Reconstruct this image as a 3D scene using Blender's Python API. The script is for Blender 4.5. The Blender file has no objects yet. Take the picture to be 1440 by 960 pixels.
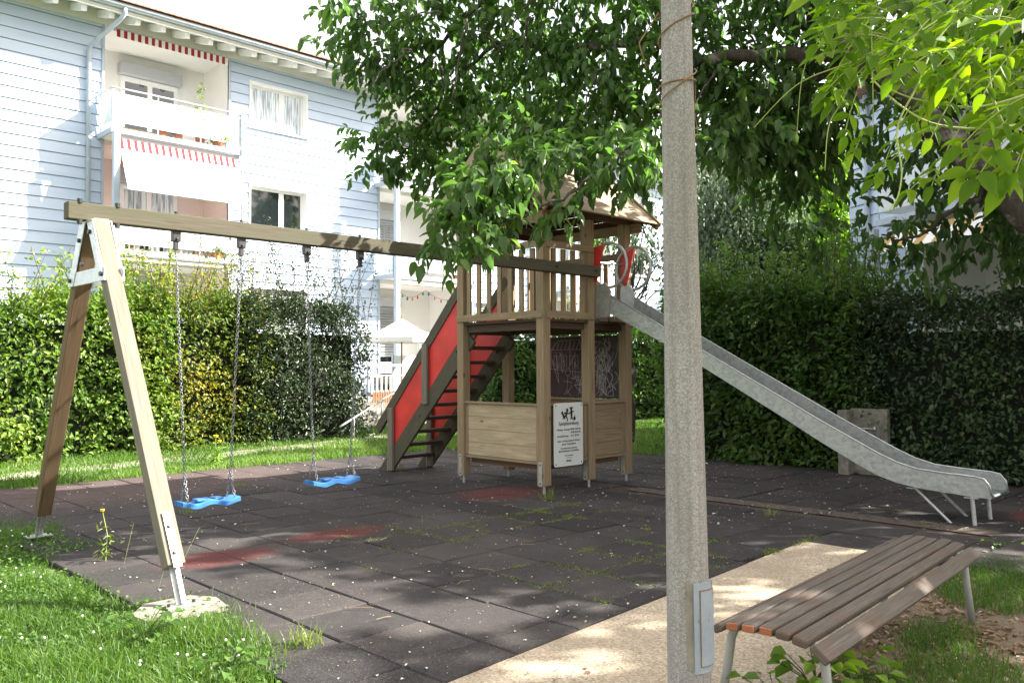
import bpy, math, random
import numpy as np
from math import sin, cos, tan, atan, atan2, radians as R, pi, sqrt
from mathutils import Vector, Matrix
random.seed(7); rng = np.random.default_rng(11)
S = bpy.context.scene
COL = S.collection

# ------------------------------------------------------------------ camera
H = 1.45; F = 1190.0; TH = R(44.5); PITCH = atan(34/F); ROLL = R(0.3)
def ray(px, py):
    a = (px-720)/F; b = -(py-480)/F
    c, s = cos(ROLL), sin(ROLL)
    a, b = (a*c+b*s), (-a*s+b*c)
    up = b*cos(PITCH)+sin(PITCH); fw = cos(PITCH)-b*sin(PITCH)
    return Vector((a*cos(TH)+fw*sin(TH), -a*sin(TH)+fw*cos(TH), up))
def at(px, py, d):                       # point of the place seen in that direction, d metres ahead
    r = ray(px, py); f = r.x*sin(TH)+r.y*cos(TH)
    return Vector((r.x*d/f, r.y*d/f, H+r.z*d/f))
cd = bpy.data.cameras.new('camera'); cam = bpy.data.objects.new('camera', cd); COL.objects.link(cam)
cd.sensor_width = 36; cd.lens = 36*F/1440; cd.clip_end = 600; cd.clip_start = 0.05
fwd = Vector((sin(TH)*cos(PITCH), cos(TH)*cos(PITCH), sin(PITCH)))
rgt = Vector((cos(TH), -sin(TH), 0)); upv = rgt.cross(fwd)
c_, s_ = cos(-ROLL), sin(-ROLL)
r2 = rgt*c_ + upv*s_; u2 = -rgt*s_ + upv*c_
m = Matrix((r2, u2, -fwd)).transposed().to_4x4(); m.translation = Vector((0, 0, H))
cam.matrix_world = m; S.camera = cam

# ------------------------------------------------------------------ world and sun
w = bpy.data.worlds.new("World"); S.world = w; w.use_nodes = True
nt = w.node_tree; bg = nt.nodes['Background']
sky = nt.nodes.new('ShaderNodeTexSky'); sky.sky_type = 'NISHITA'; sky.sun_disc = False
SUN = Vector((.814, -.581, 0)).normalized(); ELEV = R(35.6)
SUN = Vector((SUN.x*cos(ELEV), SUN.y*cos(ELEV), sin(ELEV)))
sky.sun_elevation = ELEV; sky.sun_rotation = atan2(SUN.x, SUN.y)
sky.dust_density = 8.0; sky.air_density = 0.8; sky.ozone_density = 1.0
tc = nt.nodes.new('ShaderNodeTexCoord'); cn = nt.nodes.new('ShaderNodeTexNoise'); cn.inputs['Scale'].default_value = 2.2; cn.inputs['Detail'].default_value = 6
nt.links.new(tc.outputs['Generated'], cn.inputs['Vector'])
cr_ = nt.nodes.new('ShaderNodeMapRange'); cr_.inputs[1].default_value = .3; cr_.inputs[2].default_value = .6; cr_.inputs[3].default_value = .45; cr_.inputs[4].default_value = .9; nt.links.new(cn.outputs['Fac'], cr_.inputs[0])
cm_ = nt.nodes.new('ShaderNodeMix'); cm_.data_type = 'RGBA'; nt.links.new(cr_.outputs[0], cm_.inputs[0]); nt.links.new(sky.outputs[0], cm_.inputs[6]); cm_.inputs[7].default_value = (3.0, 2.93, 2.85, 1)
nt.links.new(cm_.outputs[2], bg.inputs[0]); bg.inputs[1].default_value = 0.15
sd = bpy.data.lights.new('sun', 'SUN'); sd.energy = 4.9; sd.angle = R(0.53); sd.color = (1.0, 0.95, 0.86)
so = bpy.data.objects.new('sun', sd); COL.objects.link(so)
so.rotation_euler = SUN.to_track_quat('Z', 'Y').to_euler(); so.location = SUN*50
S.view_settings.view_transform = 'Standard'; S.view_settings.look = 'None'
S.view_settings.exposure = 2.12; S.view_settings.gamma = 1.0
S.render.engine = 'CYCLES'
S.cycles.max_bounces = 7; S.cycles.transparent_max_bounces = 8
S.cycles.use_denoising = True
S.cycles.sample_clamp_indirect = 6

# ------------------------------------------------------------------ materials
class NT:
    def __init__(s, name):
        s.m = bpy.data.materials.new(name); s.m.use_nodes = True
        s.t = s.m.node_tree; s.b = s.t.nodes['Principled BSDF']; s.o = s.t.nodes['Material Output']
    def n(s, k, **kw):
        x = s.t.nodes.new('ShaderNode'+k)
        for a, v in kw.items():
            if a.startswith('i_'):
                key = a[2:]; key = int(key) if key.isdigit() else key.replace('_', ' ')
                x.inputs[key].default_value = v
            else: setattr(x, a, v)
        return x
    def l(s, a, b): s.t.links.new(a, b)
    def coord(s, kind='Object', scale=(1, 1, 1)):
        c = s.n('TexCoord'); mp = s.n('Mapping'); mp.inputs['Scale'].default_value = scale
        s.l(c.outputs[kind], mp.inputs[0]); return mp.outputs[0]
    def noise(s, v, scale, detail=4, rough=.55, dist=0):
        x = s.n('TexNoise'); x.inputs['Scale'].default_value = scale; x.inputs['Detail'].default_value = detail
        x.inputs['Roughness'].default_value = rough; x.inputs['Distortion'].default_value = dist
        s.l(v, x.inputs['Vector']); return x.outputs['Fac']
    def ramp(s, f, stops, interp='LINEAR'):
        x = s.n('ValToRGB'); e = x.color_ramp.elements; x.color_ramp.interpolation = interp
        while len(e) > 1: e.remove(e[0])
        e[0].position = stops[0][0]; e[0].color = col4(stops[0][1])
        for p, c in stops[1:]:
            k = e.new(p); k.color = col4(c)
        s.l(f, x.inputs[0]); return x.outputs[0]
    def mix(s, f, a, b, mode='MIX'):
        x = s.n('Mix'); x.data_type = 'RGBA'; x.blend_type = mode
        for inp, v in ((x.inputs[0], f), (x.inputs[6], a), (x.inputs[7], b)):
            if hasattr(v, 'is_output'): s.l(v, inp)
            elif isinstance(v, (int, float)): inp.default_value = v
            else: inp.default_value = col4(v)
        return x.outputs[2]
    def math(s, op, a, b=0.0):
        x = s.n('Math'); x.operation = op
        for i, v in enumerate((a, b)):
            if hasattr(v, 'is_output'): s.l(v, x.inputs[i])
            else: x.inputs[i].default_value = v
        return x.outputs[0]
    def bump(s, h, strength=.3, dist=.01):
        x = s.n('Bump'); x.inputs['Strength'].default_value = strength; x.inputs['Distance'].default_value = dist
        s.l(h, x.inputs['Height']); s.l(x.outputs[0], s.b.inputs['Normal'])
    def color(s, c):
        if hasattr(c, 'is_output'): s.l(c, s.b.inputs['Base Color'])
        else: s.b.inputs['Base Color'].default_value = col4(c)
    def rough(s, r):
        if hasattr(r, 'is_output'): s.l(r, s.b.inputs['Roughness'])
        else: s.b.inputs['Roughness'].default_value = r
def col4(c):
    if isinstance(c, (int, float)): return (c, c, c, 1)
    return tuple(c)+(1,) if len(c) == 3 else tuple(c)

def m_plain(name, c, rough=.6, metal=0, var=.12, scale=6, spec=.5):
    k = NT(name); v = k.coord()
    f = k.noise(v, scale, 5)
    a = tuple(x*(1-var) for x in c); b = tuple(min(1, x*(1+var)) for x in c)
    k.color(k.ramp(f, [(.3, a), (.7, b)])); k.rough(rough)
    k.b.inputs['Metallic'].default_value = metal; k.b.inputs['Specular IOR Level'].default_value = spec
    return k.m

def m_wood(name, dark, light, green=(.12, .13, .06), gamt=.25, rough=.8, grain=26, stain=None):
    k = NT(name); uv = k.n('UVMap').outputs[0]
    mp = k.n('Mapping'); mp.inputs['Scale'].default_value = (1.3, grain, 1); k.l(uv, mp.inputs[0])
    g = k.noise(mp.outputs[0], 2.2, 8, .65, .6)
    mp2 = k.n('Mapping'); mp2.inputs['Scale'].default_value = (1.1, 6, 1); k.l(uv, mp2.inputs[0])
    big = k.noise(mp2.outputs[0], 1.3, 4, .6, .8)
    c = k.ramp(g, [(.25, dark), (.5, tuple((a+b)/2 for a, b in zip(dark, light))), (.72, light)])
    c = k.mix(k.ramp(big, [(.35, .0), (.7, gamt*2)]), c, green)
    # long drying cracks and knots
    mp3 = k.n('Mapping'); mp3.inputs['Scale'].default_value = (.8, 40, 1); k.l(uv, mp3.inputs[0])
    ck = k.noise(mp3.outputs[0], 1.6, 3, .5, .2)
    crack = k.ramp(ck, [(.27, 1), (.33, 0)])
    c = k.mix(crack, c, tuple(x*.35 for x in dark))
    vo = k.n('TexVoronoi'); vo.inputs['Scale'].default_value = 1.7
    mp4 = k.n('Mapping'); mp4.inputs['Scale'].default_value = (1.2, 3.0, 1); k.l(uv, mp4.inputs[0]); k.l(mp4.outputs[0], vo.inputs['Vector'])
    kn = k.ramp(vo.outputs['Distance'], [(.035, 1), (.09, 0)])
    c = k.mix(kn, c, tuple(x*.4 for x in dark))
    if stain:
        sn = k.noise(k.coord('Object'), 2.6, 5, .7)
        c = k.mix(k.ramp(sn, [(.48, 0), (.7, .7)]), c, stain)
    k.color(c); k.rough(rough); k.b.inputs['Specular IOR Level'].default_value = .3
    k.bump(g, .35, .004)
    return k.m

def m_leaf(name, c1, c2, c3=None, trans=.35, rough=.45, spec=.4, patch=None):
    k = NT(name); uv = k.n('UVMap'); sp = k.n('SeparateXYZ'); k.l(uv.outputs[0], sp.inputs[0])
    stops = [(0.0, c1), (.6, c2)]
    stops.append((1.0, c3 if c3 else c2))
    c = k.ramp(sp.outputs[0], stops)
    if patch:
        f = k.noise(k.coord('Object'), patch[1], 3)
        c = k.mix(k.ramp(f, [(patch[2], 0), (patch[2]+.15, 1)]), c, patch[0])
    # paler midrib
    k.color(c); k.rough(rough); k.b.inputs['Specular IOR Level'].default_value = spec
    tr = k.n('BsdfTranslucent'); k.l(k.mix(.5, c, (.55, .8, .12), 'MULTIPLY'), tr.inputs[0])
    hs = k.n('HueSaturation'); hs.inputs['Value'].default_value = 2.2; hs.inputs['Saturation'].default_value = 1.1
    k.l(c, hs.inputs['Color']); k.l(hs.outputs[0], tr.inputs[0])
    mx = k.n('MixShader'); mx.inputs[0].default_value = trans
    k.l(k.b.outputs[0], mx.inputs[1]); k.l(tr.outputs[0], mx.inputs[2]); k.l(mx.outputs[0], k.o.inputs[0])
    return k.m

M = {}
M['beam'] = m_wood('weathered_beam_wood', (.050, .042, .030), (.115, .098, .068), (.07, .075, .042), .35)
M['legwood'] = m_wood('leg_wood', (.115, .097, .075), (.235, .205, .16), (.12, .12, .09), .25)
M['legdark'] = m_wood('brown_leg_wood', (.085, .05, .028), (.17, .105, .06), (.10, .09, .05), .2)
M['tower'] = m_wood('tower_wood', (.16, .105, .06), (.37, .265, .165), (.17, .155, .09), .3)
M['towerpale'] = m_wood('pale_panel_wood', (.27, .205, .13), (.52, .41, .27), (.26, .24, .14), .25, grain=14)
M['roofwood'] = m_wood('roof_board_wood', (.22, .16, .10), (.42, .33, .22), (.20, .19, .13), .18, grain=14)
M['reddark'] = m_wood('dark_red_board', (.035, .012, .009), (.085, .028, .018), (.05, .02, .015), .1, grain=10)
M['benchwood'] = m_wood('bench_wood', (.032, .026, .022), (.175, .148, .125), (.07, .066, .052), .3, .6, grain=60, stain=(.12, .058, .038))
M['benchfresh'] = m_wood('bench_end_wood', (.26, .09, .04), (.40, .15, .07), (.3, .12, .06), .05, .6)
M['treadwood'] = m_wood('tread_wood', (.04, .025, .018), (.10, .06, .04), (.05, .045, .03), .2)
M['greyfence'] = m_wood('grey_board_wood', (.22, .20, .18), (.42, .40, .37), (.2, .2, .17), .1)
M['brownfence'] = m_wood('brown_board_wood', (.18, .09, .05), (.34, .19, .11), (.2, .14, .08), .1)
M['red'] = m_plain('red_plastic_board', (.56, .035, .03), .5, var=.22, scale=3)
M['blueplastic'] = m_plain('blue_swing_plastic', (.03, .15, .40), .5, var=.35, scale=14)
M['white'] = m_plain('white_paint', (.82, .82, .82), .55, var=.03)
M['cream'] = m_plain('cream_paint', (.62, .60, .53), .6, var=.04)
M['plaster'] = m_plain('white_plaster', (.76, .75, .73), .85, var=.03, scale=2)
M['greyblind'] = m_plain('grey_blind_box', (.42, .44, .47), .5, var=.04)
M['steelblue'] = m_plain('grey_blue_steel', (.40, .46, .54), .45, var=.06)
M['gutter'] = m_plain('zinc_gutter', (.40, .45, .50), .4, .3, .1)
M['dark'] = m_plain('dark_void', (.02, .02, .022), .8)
M['bolt'] = m_plain('dark_bolt', (.05, .05, .05), .45, .6)
M['black'] = m_plain('black_ink', (.012, .012, .012), .6, var=.02)
M['signwhite'] = m_plain('sign_plate_paint', (.60, .62, .60), .4, var=.04, scale=4)
M['pinklitwall'] = m_plain('pink_lit_plaster', (.78, .66, .62), .85, var=.03)  # plaster with the awning's pinkish light put into its colour
M['awnwhite'] = m_plain('awning_cloth', (.86, .85, .84), .8, var=.02)
M['awnred'] = m_plain('awning_red_cloth', (.36, .010, .018), .8, var=.05)
M['awnyellow'] = m_plain('awning_yellow_cloth', (.50, .33, .12), .8, var=.1)
M['awnbeige'] = m_plain('awning_beige_cloth', (.55, .46, .33), .8, var=.08)
M['parasol'] = m_plain('parasol_cloth', (.86, .86, .84), .8, var=.02)
M['pot'] = m_plain('terracotta', (.35, .13, .07), .8)
M['soil'] = m_plain('potting_soil', (.05, .035, .025), .9)
M['concrete'] = m_plain('old_concrete', (.20, .185, .15), .9, var=.35, scale=14)
M['benchmetal'] = m_plain('painted_tube', (.30, .31, .29), .5, .2, .12)
M['bark'] = None

# clapboard paint
k = NT('pale_blue_siding_paint'); v = k.coord('Object', (.6, .6, 4))
k.color(k.ramp(k.noise(v, 1.3, 5), [(.3, (.46, .56, .72)), (.7, (.54, .63, .76))])); k.rough(.6); M['siding'] = k.m
# glass: frosted balcony panel
k = NT('white_translucent_panel'); k.color((.80, .84, .86)); k.rough(.35)
tr = k.n('BsdfTranslucent', i_0=(.8, .86, .88, 1)); mx = k.n('MixShader', i_0=.35)
k.l(k.b.outputs[0], mx.inputs[1]); k.l(tr.outputs[0], mx.inputs[2]); k.l(mx.outputs[0], k.o.inputs[0]); M['panel'] = k.m
k = NT('window_glass'); k.color((.012, .016, .018)); k.rough(.04); k.b.inputs['Specular IOR Level'].default_value = 1.0; k.b.inputs['IOR'].default_value = 1.6
M['glass'] = k.m
k = NT('net_curtain'); uv = k.coord('Object', (22, 1, 1.5)); k.color(k.ramp(k.noise(uv, 1, 2), [(.4, (.22, .28, .34)), (.62, (.70, .76, .80))])); k.rough(.25); k.b.inputs['Coat Weight'].default_value = .6; k.b.inputs['Coat Roughness'].default_value = .05; M['curtain'] = k.m
# galvanised steel
def m_galv(name, a, b, rough=.42, metal=.75, sc=26):
    k = NT(name); v = k.coord(); vo = k.n('TexVoronoi'); vo.inputs['Scale'].default_value = sc; k.l(v, vo.inputs['Vector'])
    n = k.noise(v, 3, 5, .6)
    c = k.mix(n, k.ramp(vo.outputs['Color'], [(.2, a), (.8, b)]), tuple((x+y)/2 for x, y in zip(a, b)))
    st = k.noise(k.coord('Object', (1, 1, 1)), 40, 3)
    c = k.mix(k.ramp(st, [(.66, 0), (.74, .45)]), c, (.10, .085, .065))
    sk_ = k.noise(k.coord('Object', (2, 2, 9)), 6, 5, .7); c = k.mix(k.ramp(sk_, [(.45, 0), (.75, .4)]), c, tuple(x*.62 for x in a)); k.color(c); k.rough(k.math('ADD', k.math('MULTIPLY', k.math('ADD', n, sk_), .22), rough-.18)); k.b.inputs['Metallic'].default_value = metal
    k.bump(n, .15, .003)
    return k.m
M['galv'] = m_galv('galvanised_steel', (.38, .39, .38), (.56, .57, .55))
M['galvside'] = m_galv('galvanised_slide_sheet', (.26, .28, .265), (.46, .48, .45), .45, .6, 30)
M['steelworn'] = m_galv('worn_slide_bed', (.18, .19, .21), (.30, .32, .34), .35, .8, 14)
M['bracket'] = m_galv('pale_bracket_steel', (.55, .57, .60), (.68, .70, .73), .45, .4, 30)
# exposed aggregate
k = NT('aggregate_concrete'); v = k.coord(); vo = k.n('TexVoronoi'); vo.inputs['Scale'].default_value = 210; k.l(v, vo.inputs['Vector'])
vo2 = k.n('TexVoronoi'); vo2.inputs['Scale'].default_value = 95; k.l(v, vo2.inputs['Vector'])
c = k.ramp(vo.outputs['Color'], [(.1, (.18, .172, .163)), (.5, (.26, .25, .24)), (.9, (.37, .36, .345))])
c = k.mix(k.ramp(vo2.outputs['Distance'], [(.10, .75), (.22, 0)]), c, (.60, .58, .56))
n = k.noise(k.coord('Object', (5, 5, .8)), 2, 6, .7); c = k.mix(k.ramp(n, [(.35, 0), (.7, .6)]), c, (.17, .155, .135)); n5 = k.noise(k.coord('Object', (14, 14, .5)), 2, 5, .6); c = k.mix(k.ramp(n5, [(.5, 0), (.72, .5)]), c, (.12, .105, .09)); k.color(c); k.rough(.85)
k.bump(vo.outputs['Distance'], .5, .003); M['aggregate'] = k.m
# bark
k = NT('grey_bark'); v = k.coord('Object', (1, 1, .35)); n = k.noise(v, 14, 8, .7, .5); k.color(k.mix(k.ramp(k.noise(k.coord(), 5, 5), [(.56, 0), (.66, .7)]), k.ramp(n, [(.3, (.022, .017, .013)), (.7, (.075, .06, .045))]), (.27, .25, .21)))
k.rough(.9); k.bump(n, .8, .02); M['bark'] = k.m
M['vinestem'] = m_plain('vine_stem', (.20, .11, .055), .7, var=.3, scale=20)
M['tendril'] = m_plain('green_tendril', (.30, .36, .10), .6, var=.2, scale=20)
# access door paint
k = NT('flaking_blue_paint'); v = k.coord(); n = k.noise(v, 9, 6, .7)
c = k.ramp(n, [(.35, (.33, .37, .42)), (.6, (.44, .48, .52))]); r = k.noise(k.coord('Object', (1, 1, .5)), 22, 5, .7)
c = k.mix(k.ramp(r, [(.62, 0), (.68, 1)]), c, (.24, .12, .05)); k.color(k.mix(.55, c, (.12, .16, .20))); k.rough(.5); M['door_paint'] = k.m
# leaves
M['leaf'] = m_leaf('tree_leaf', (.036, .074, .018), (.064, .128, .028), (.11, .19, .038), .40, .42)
M['leafdark'] = m_leaf('shade_leaf', (.030, .064, .016), (.055, .112, .024), (.10, .17, .034), .40, .45)  # darker copy of tree_leaf, crown shade put into its colour
M['vineleaf'] = m_leaf('vine_leaf', (.065, .13, .012), (.11, .20, .018), (.19, .29, .03), .55, .6, .2)
M['hedgeleaf'] = m_leaf('hedge_leaf', (.05, .10, .018), (.12, .20, .032), (.25, .32, .06), .32, .5)
M['yellowleaf'] = m_leaf('yellowing_leaf', (.05, .09, .016), (.12, .17, .025), (.32, .26, .04), .3, .5)
M['evergreen'] = m_leaf('dark_evergreen_leaf', (.016, .030, .012), (.030, .052, .018), (.06, .09, .03), .15, .4)
M['ivyleaf'] = m_leaf('dark_hedge_leaf', (.026, .048, .020), (.048, .085, .030), (.08, .13, .04), .12, .38)
M['hornbeam'] = m_leaf('hornbeam_leaf', (.034, .075, .016), (.065, .135, .026), (.12, .20, .04), .3, .5)
M['lime'] = m_leaf('light_green_leaf', (.08, .16, .02), (.14, .25, .03), (.22, .34, .05), .4, .5)  # light yellow-green foliage
M['greyleaf'] = m_leaf('grey_green_leaf', (.045, .075, .04), (.09, .135, .075), (.16, .21, .12), .25, .5)
M['grass'] = m_leaf('grass_blade', (.045, .095, .014), (.08, .155, .022), (.17, .24, .06), .35, .5, patch=((.26, .27, .09), .9, .62))
M['weed'] = m_leaf('weed_blade', (.08, .12, .022), (.14, .19, .035), (.24, .27, .07), .3, .5)
M['petal'] = m_plain('clover_white', (.75, .70, .68), .7, var=.1)
M['yellowflower'] = m_plain('yellow_petal', (.8, .6, .03), .6)
M['deadleaf'] = m_leaf('dead_leaf', (.16, .095, .05), (.27, .19, .11), (.45, .36, .25), .1, .7)
M['litter'] = m_leaf('pale_litter', (.25, .20, .12), (.50, .46, .38), (.72, .70, .66), .1, .7)
M['twig'] = m_plain('dry_twig', (.20, .14, .09), .8)
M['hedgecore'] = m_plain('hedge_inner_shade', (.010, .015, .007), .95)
M['hedgewood'] = m_plain('hedge_twig', (.06, .045, .03), .9)

# ground soil
def m_soil():
    k = NT('leafy_soil'); v = k.coord('Object')
    n = k.noise(v, 1.6, 8, .65); n2 = k.noise(v, 38, 6, .7)
    c = k.ramp(n2, [(.3, (.07, .048, .03)), (.5, (.15, .11, .07)), (.72, (.27, .21, .14))])
    c = k.mix(k.ramp(n, [(.42, 0), (.65, .8)]), c, (.20, .155, .10))
    vo = k.n('TexVoronoi'); vo.inputs['Scale'].default_value = 26; k.l(v, vo.inputs['Vector'])
    c = k.mix(k.ramp(vo.outputs['Distance'], [(.08, .5), (.16, 0)]), c, (.40, .33, .24))
    k.color(c); k.rough(.95); k.bump(n2, .8, .02); return k.m
M['ground'] = m_soil()
k = NT('sandy_gravel'); v = k.coord('Object'); vo = k.n('TexVoronoi'); vo.inputs['Scale'].default_value = 95; k.l(v, vo.inputs['Vector'])
n = k.noise(v, 2.1, 7, .6)
c = k.ramp(vo.outputs['Color'], [(.1, (.22, .17, .115)), (.5, (.38, .31, .22)), (.9, (.52, .45, .35))])
c = k.mix(k.ramp(n, [(.4, 0), (.7, .6)]), c, (.27, .21, .145)); k.color(c); k.rough(.95); k.bump(vo.outputs['Distance'], .6, .006); M['sand'] = k.m
k = NT('lawn_soil'); v = k.coord('Object'); n = k.noise(v, 9, 7, .7); k.color(k.ramp(n, [(.35, (.045, .075, .018)), (.55, (.08, .13, .03)), (.75, (.15, .17, .07))])); k.rough(.95); k.bump(n, .6, .03); M['lawn'] = k.m
k = NT('pale_gravel_path'); v = k.coord('Object'); n = k.noise(v, 30, 7, .7); n1 = k.noise(v, 1.5, 4)
c = k.ramp(n, [(.35, (.20, .18, .14)), (.7, (.34, .31, .26))]); c = k.mix(k.ramp(n1, [(.45, 0), (.6, .9)]), c, (.10, .14, .04)); k.color(c); k.rough(.95); M['path'] = k.m
# rubber: black crumb worn to red beneath the swings and around the tower
k = NT('rubber_crumb'); v = k.coord('Object')
vo = k.n('TexVoronoi'); vo.inputs['Scale'].default_value = 150; k.l(v, vo.inputs['Vector'])
n = k.noise(v, 1.1, 6, .6); n2 = k.noise(v, 7, 6, .7)
c = k.ramp(vo.outputs['Color'], [(.15, (.018, .016, .0165)), (.7, (.036, .033, .033)), (.97, (.085, .078, .074))])
c = k.mix(k.ramp(n, [(.4, 0), (.72, .75)]), c, (.058, .053, .052))
c = k.mix(k.ramp(n2, [(.5, 0), (.75, .35)]), c, (.080, .074, .064))
def spot(cx, cy, sx, sy):
    mp = k.n('Mapping'); mp.inputs['Location'].default_value = (-cx/sx, -cy/sy, 0); mp.inputs['Scale'].default_value = (1/sx, 1/sy, 0); k.l(v, mp.inputs[0])
    ln = k.n('VectorMath'); ln.operation = 'LENGTH'; k.l(mp.outputs[0], ln.inputs[0])
    d = k.math('ADD', ln.outputs['Value'], k.math('MULTIPLY', k.math('SUBTRACT', n2, .5), 1.3))
    return k.ramp(d, [(.55, 1), (1.05, 0)])
uvn = k.n('UVMap'); sx_n = k.n('SeparateXYZ'); k.l(uvn.outputs[0], sx_n.inputs[0])
c = k.mix(1.0, c, k.ramp(sx_n.outputs[0], [(0, (.72, .72, .74)), (.5, (1, .97, .96)), (1, (1.3, 1.24, 1.2))]), 'MULTIPLY')
n3 = k.noise(v, 19, 5, .75); c = k.mix(k.ramp(n3, [(.58, 0), (.72, .5)]), c, (.11, .10, .085))
c = k.mix(k.math('MULTIPLY', spot(3.6, 11.0, 3.6, 1.9), .55), c, (.115, .078, .074))  # far-left mats: sunlight painted in as a pinkish lift, partly sun fading
f = spot(2.95, 6.20, .55, .30)
for a in ((4.12, 6.35, .55, .28), (6.75, 7.0, .75, .5), (9.3, 2.3, .5, .25)):
    f = k.math('MAXIMUM', f, spot(*a))
c = k.mix(k.math('MULTIPLY', f, .85), c, k.ramp(vo.outputs['Color'], [(.2, (.07, .018, .016)), (.9, (.15, .045, .04))]))
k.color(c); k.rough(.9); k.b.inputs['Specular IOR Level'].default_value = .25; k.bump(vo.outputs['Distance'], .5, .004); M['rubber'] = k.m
M['darksoil'] = m_plain('dark_soil', (.085, .062, .048), .95, var=.5, scale=12)
M['seam'] = m_plain('seam_dirt', (.045, .030, .024), .95, var=.4, scale=6)
# roof tiles
k = NT('clay_roof_tiles'); v = k.coord('Object'); br = k.n('TexBrick'); br.inputs['Scale'].default_value = 3.2
br.inputs['Color1'].default_value = (.42, .20, .14, 1); br.inputs['Color2'].default_value = (.52, .29, .21, 1); br.inputs['Mortar'].default_value = (.16, .08, .06, 1)
br.inputs['Mortar Size'].default_value = .03; k.l(v, br.inputs['Vector']); k.color(br.outputs[0]); k.rough(.85); M['tiles'] = k.m
# chalkboard: scribbles are real chalk strokes (geometry); this is the board with rubbed chalk dust
k = NT('chalk_dusted_board'); v = k.coord('Object'); n = k.noise(v, 4, 6, .7)
k.color(k.ramp(n, [(.35, (.022, .016, .017)), (.75, (.070, .056, .058))])); k.rough(.75); M['board'] = k.m
M['chalk'] = m_plain('chalk', (.36, .33, .33), .95, var=.3, scale=30)

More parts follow.
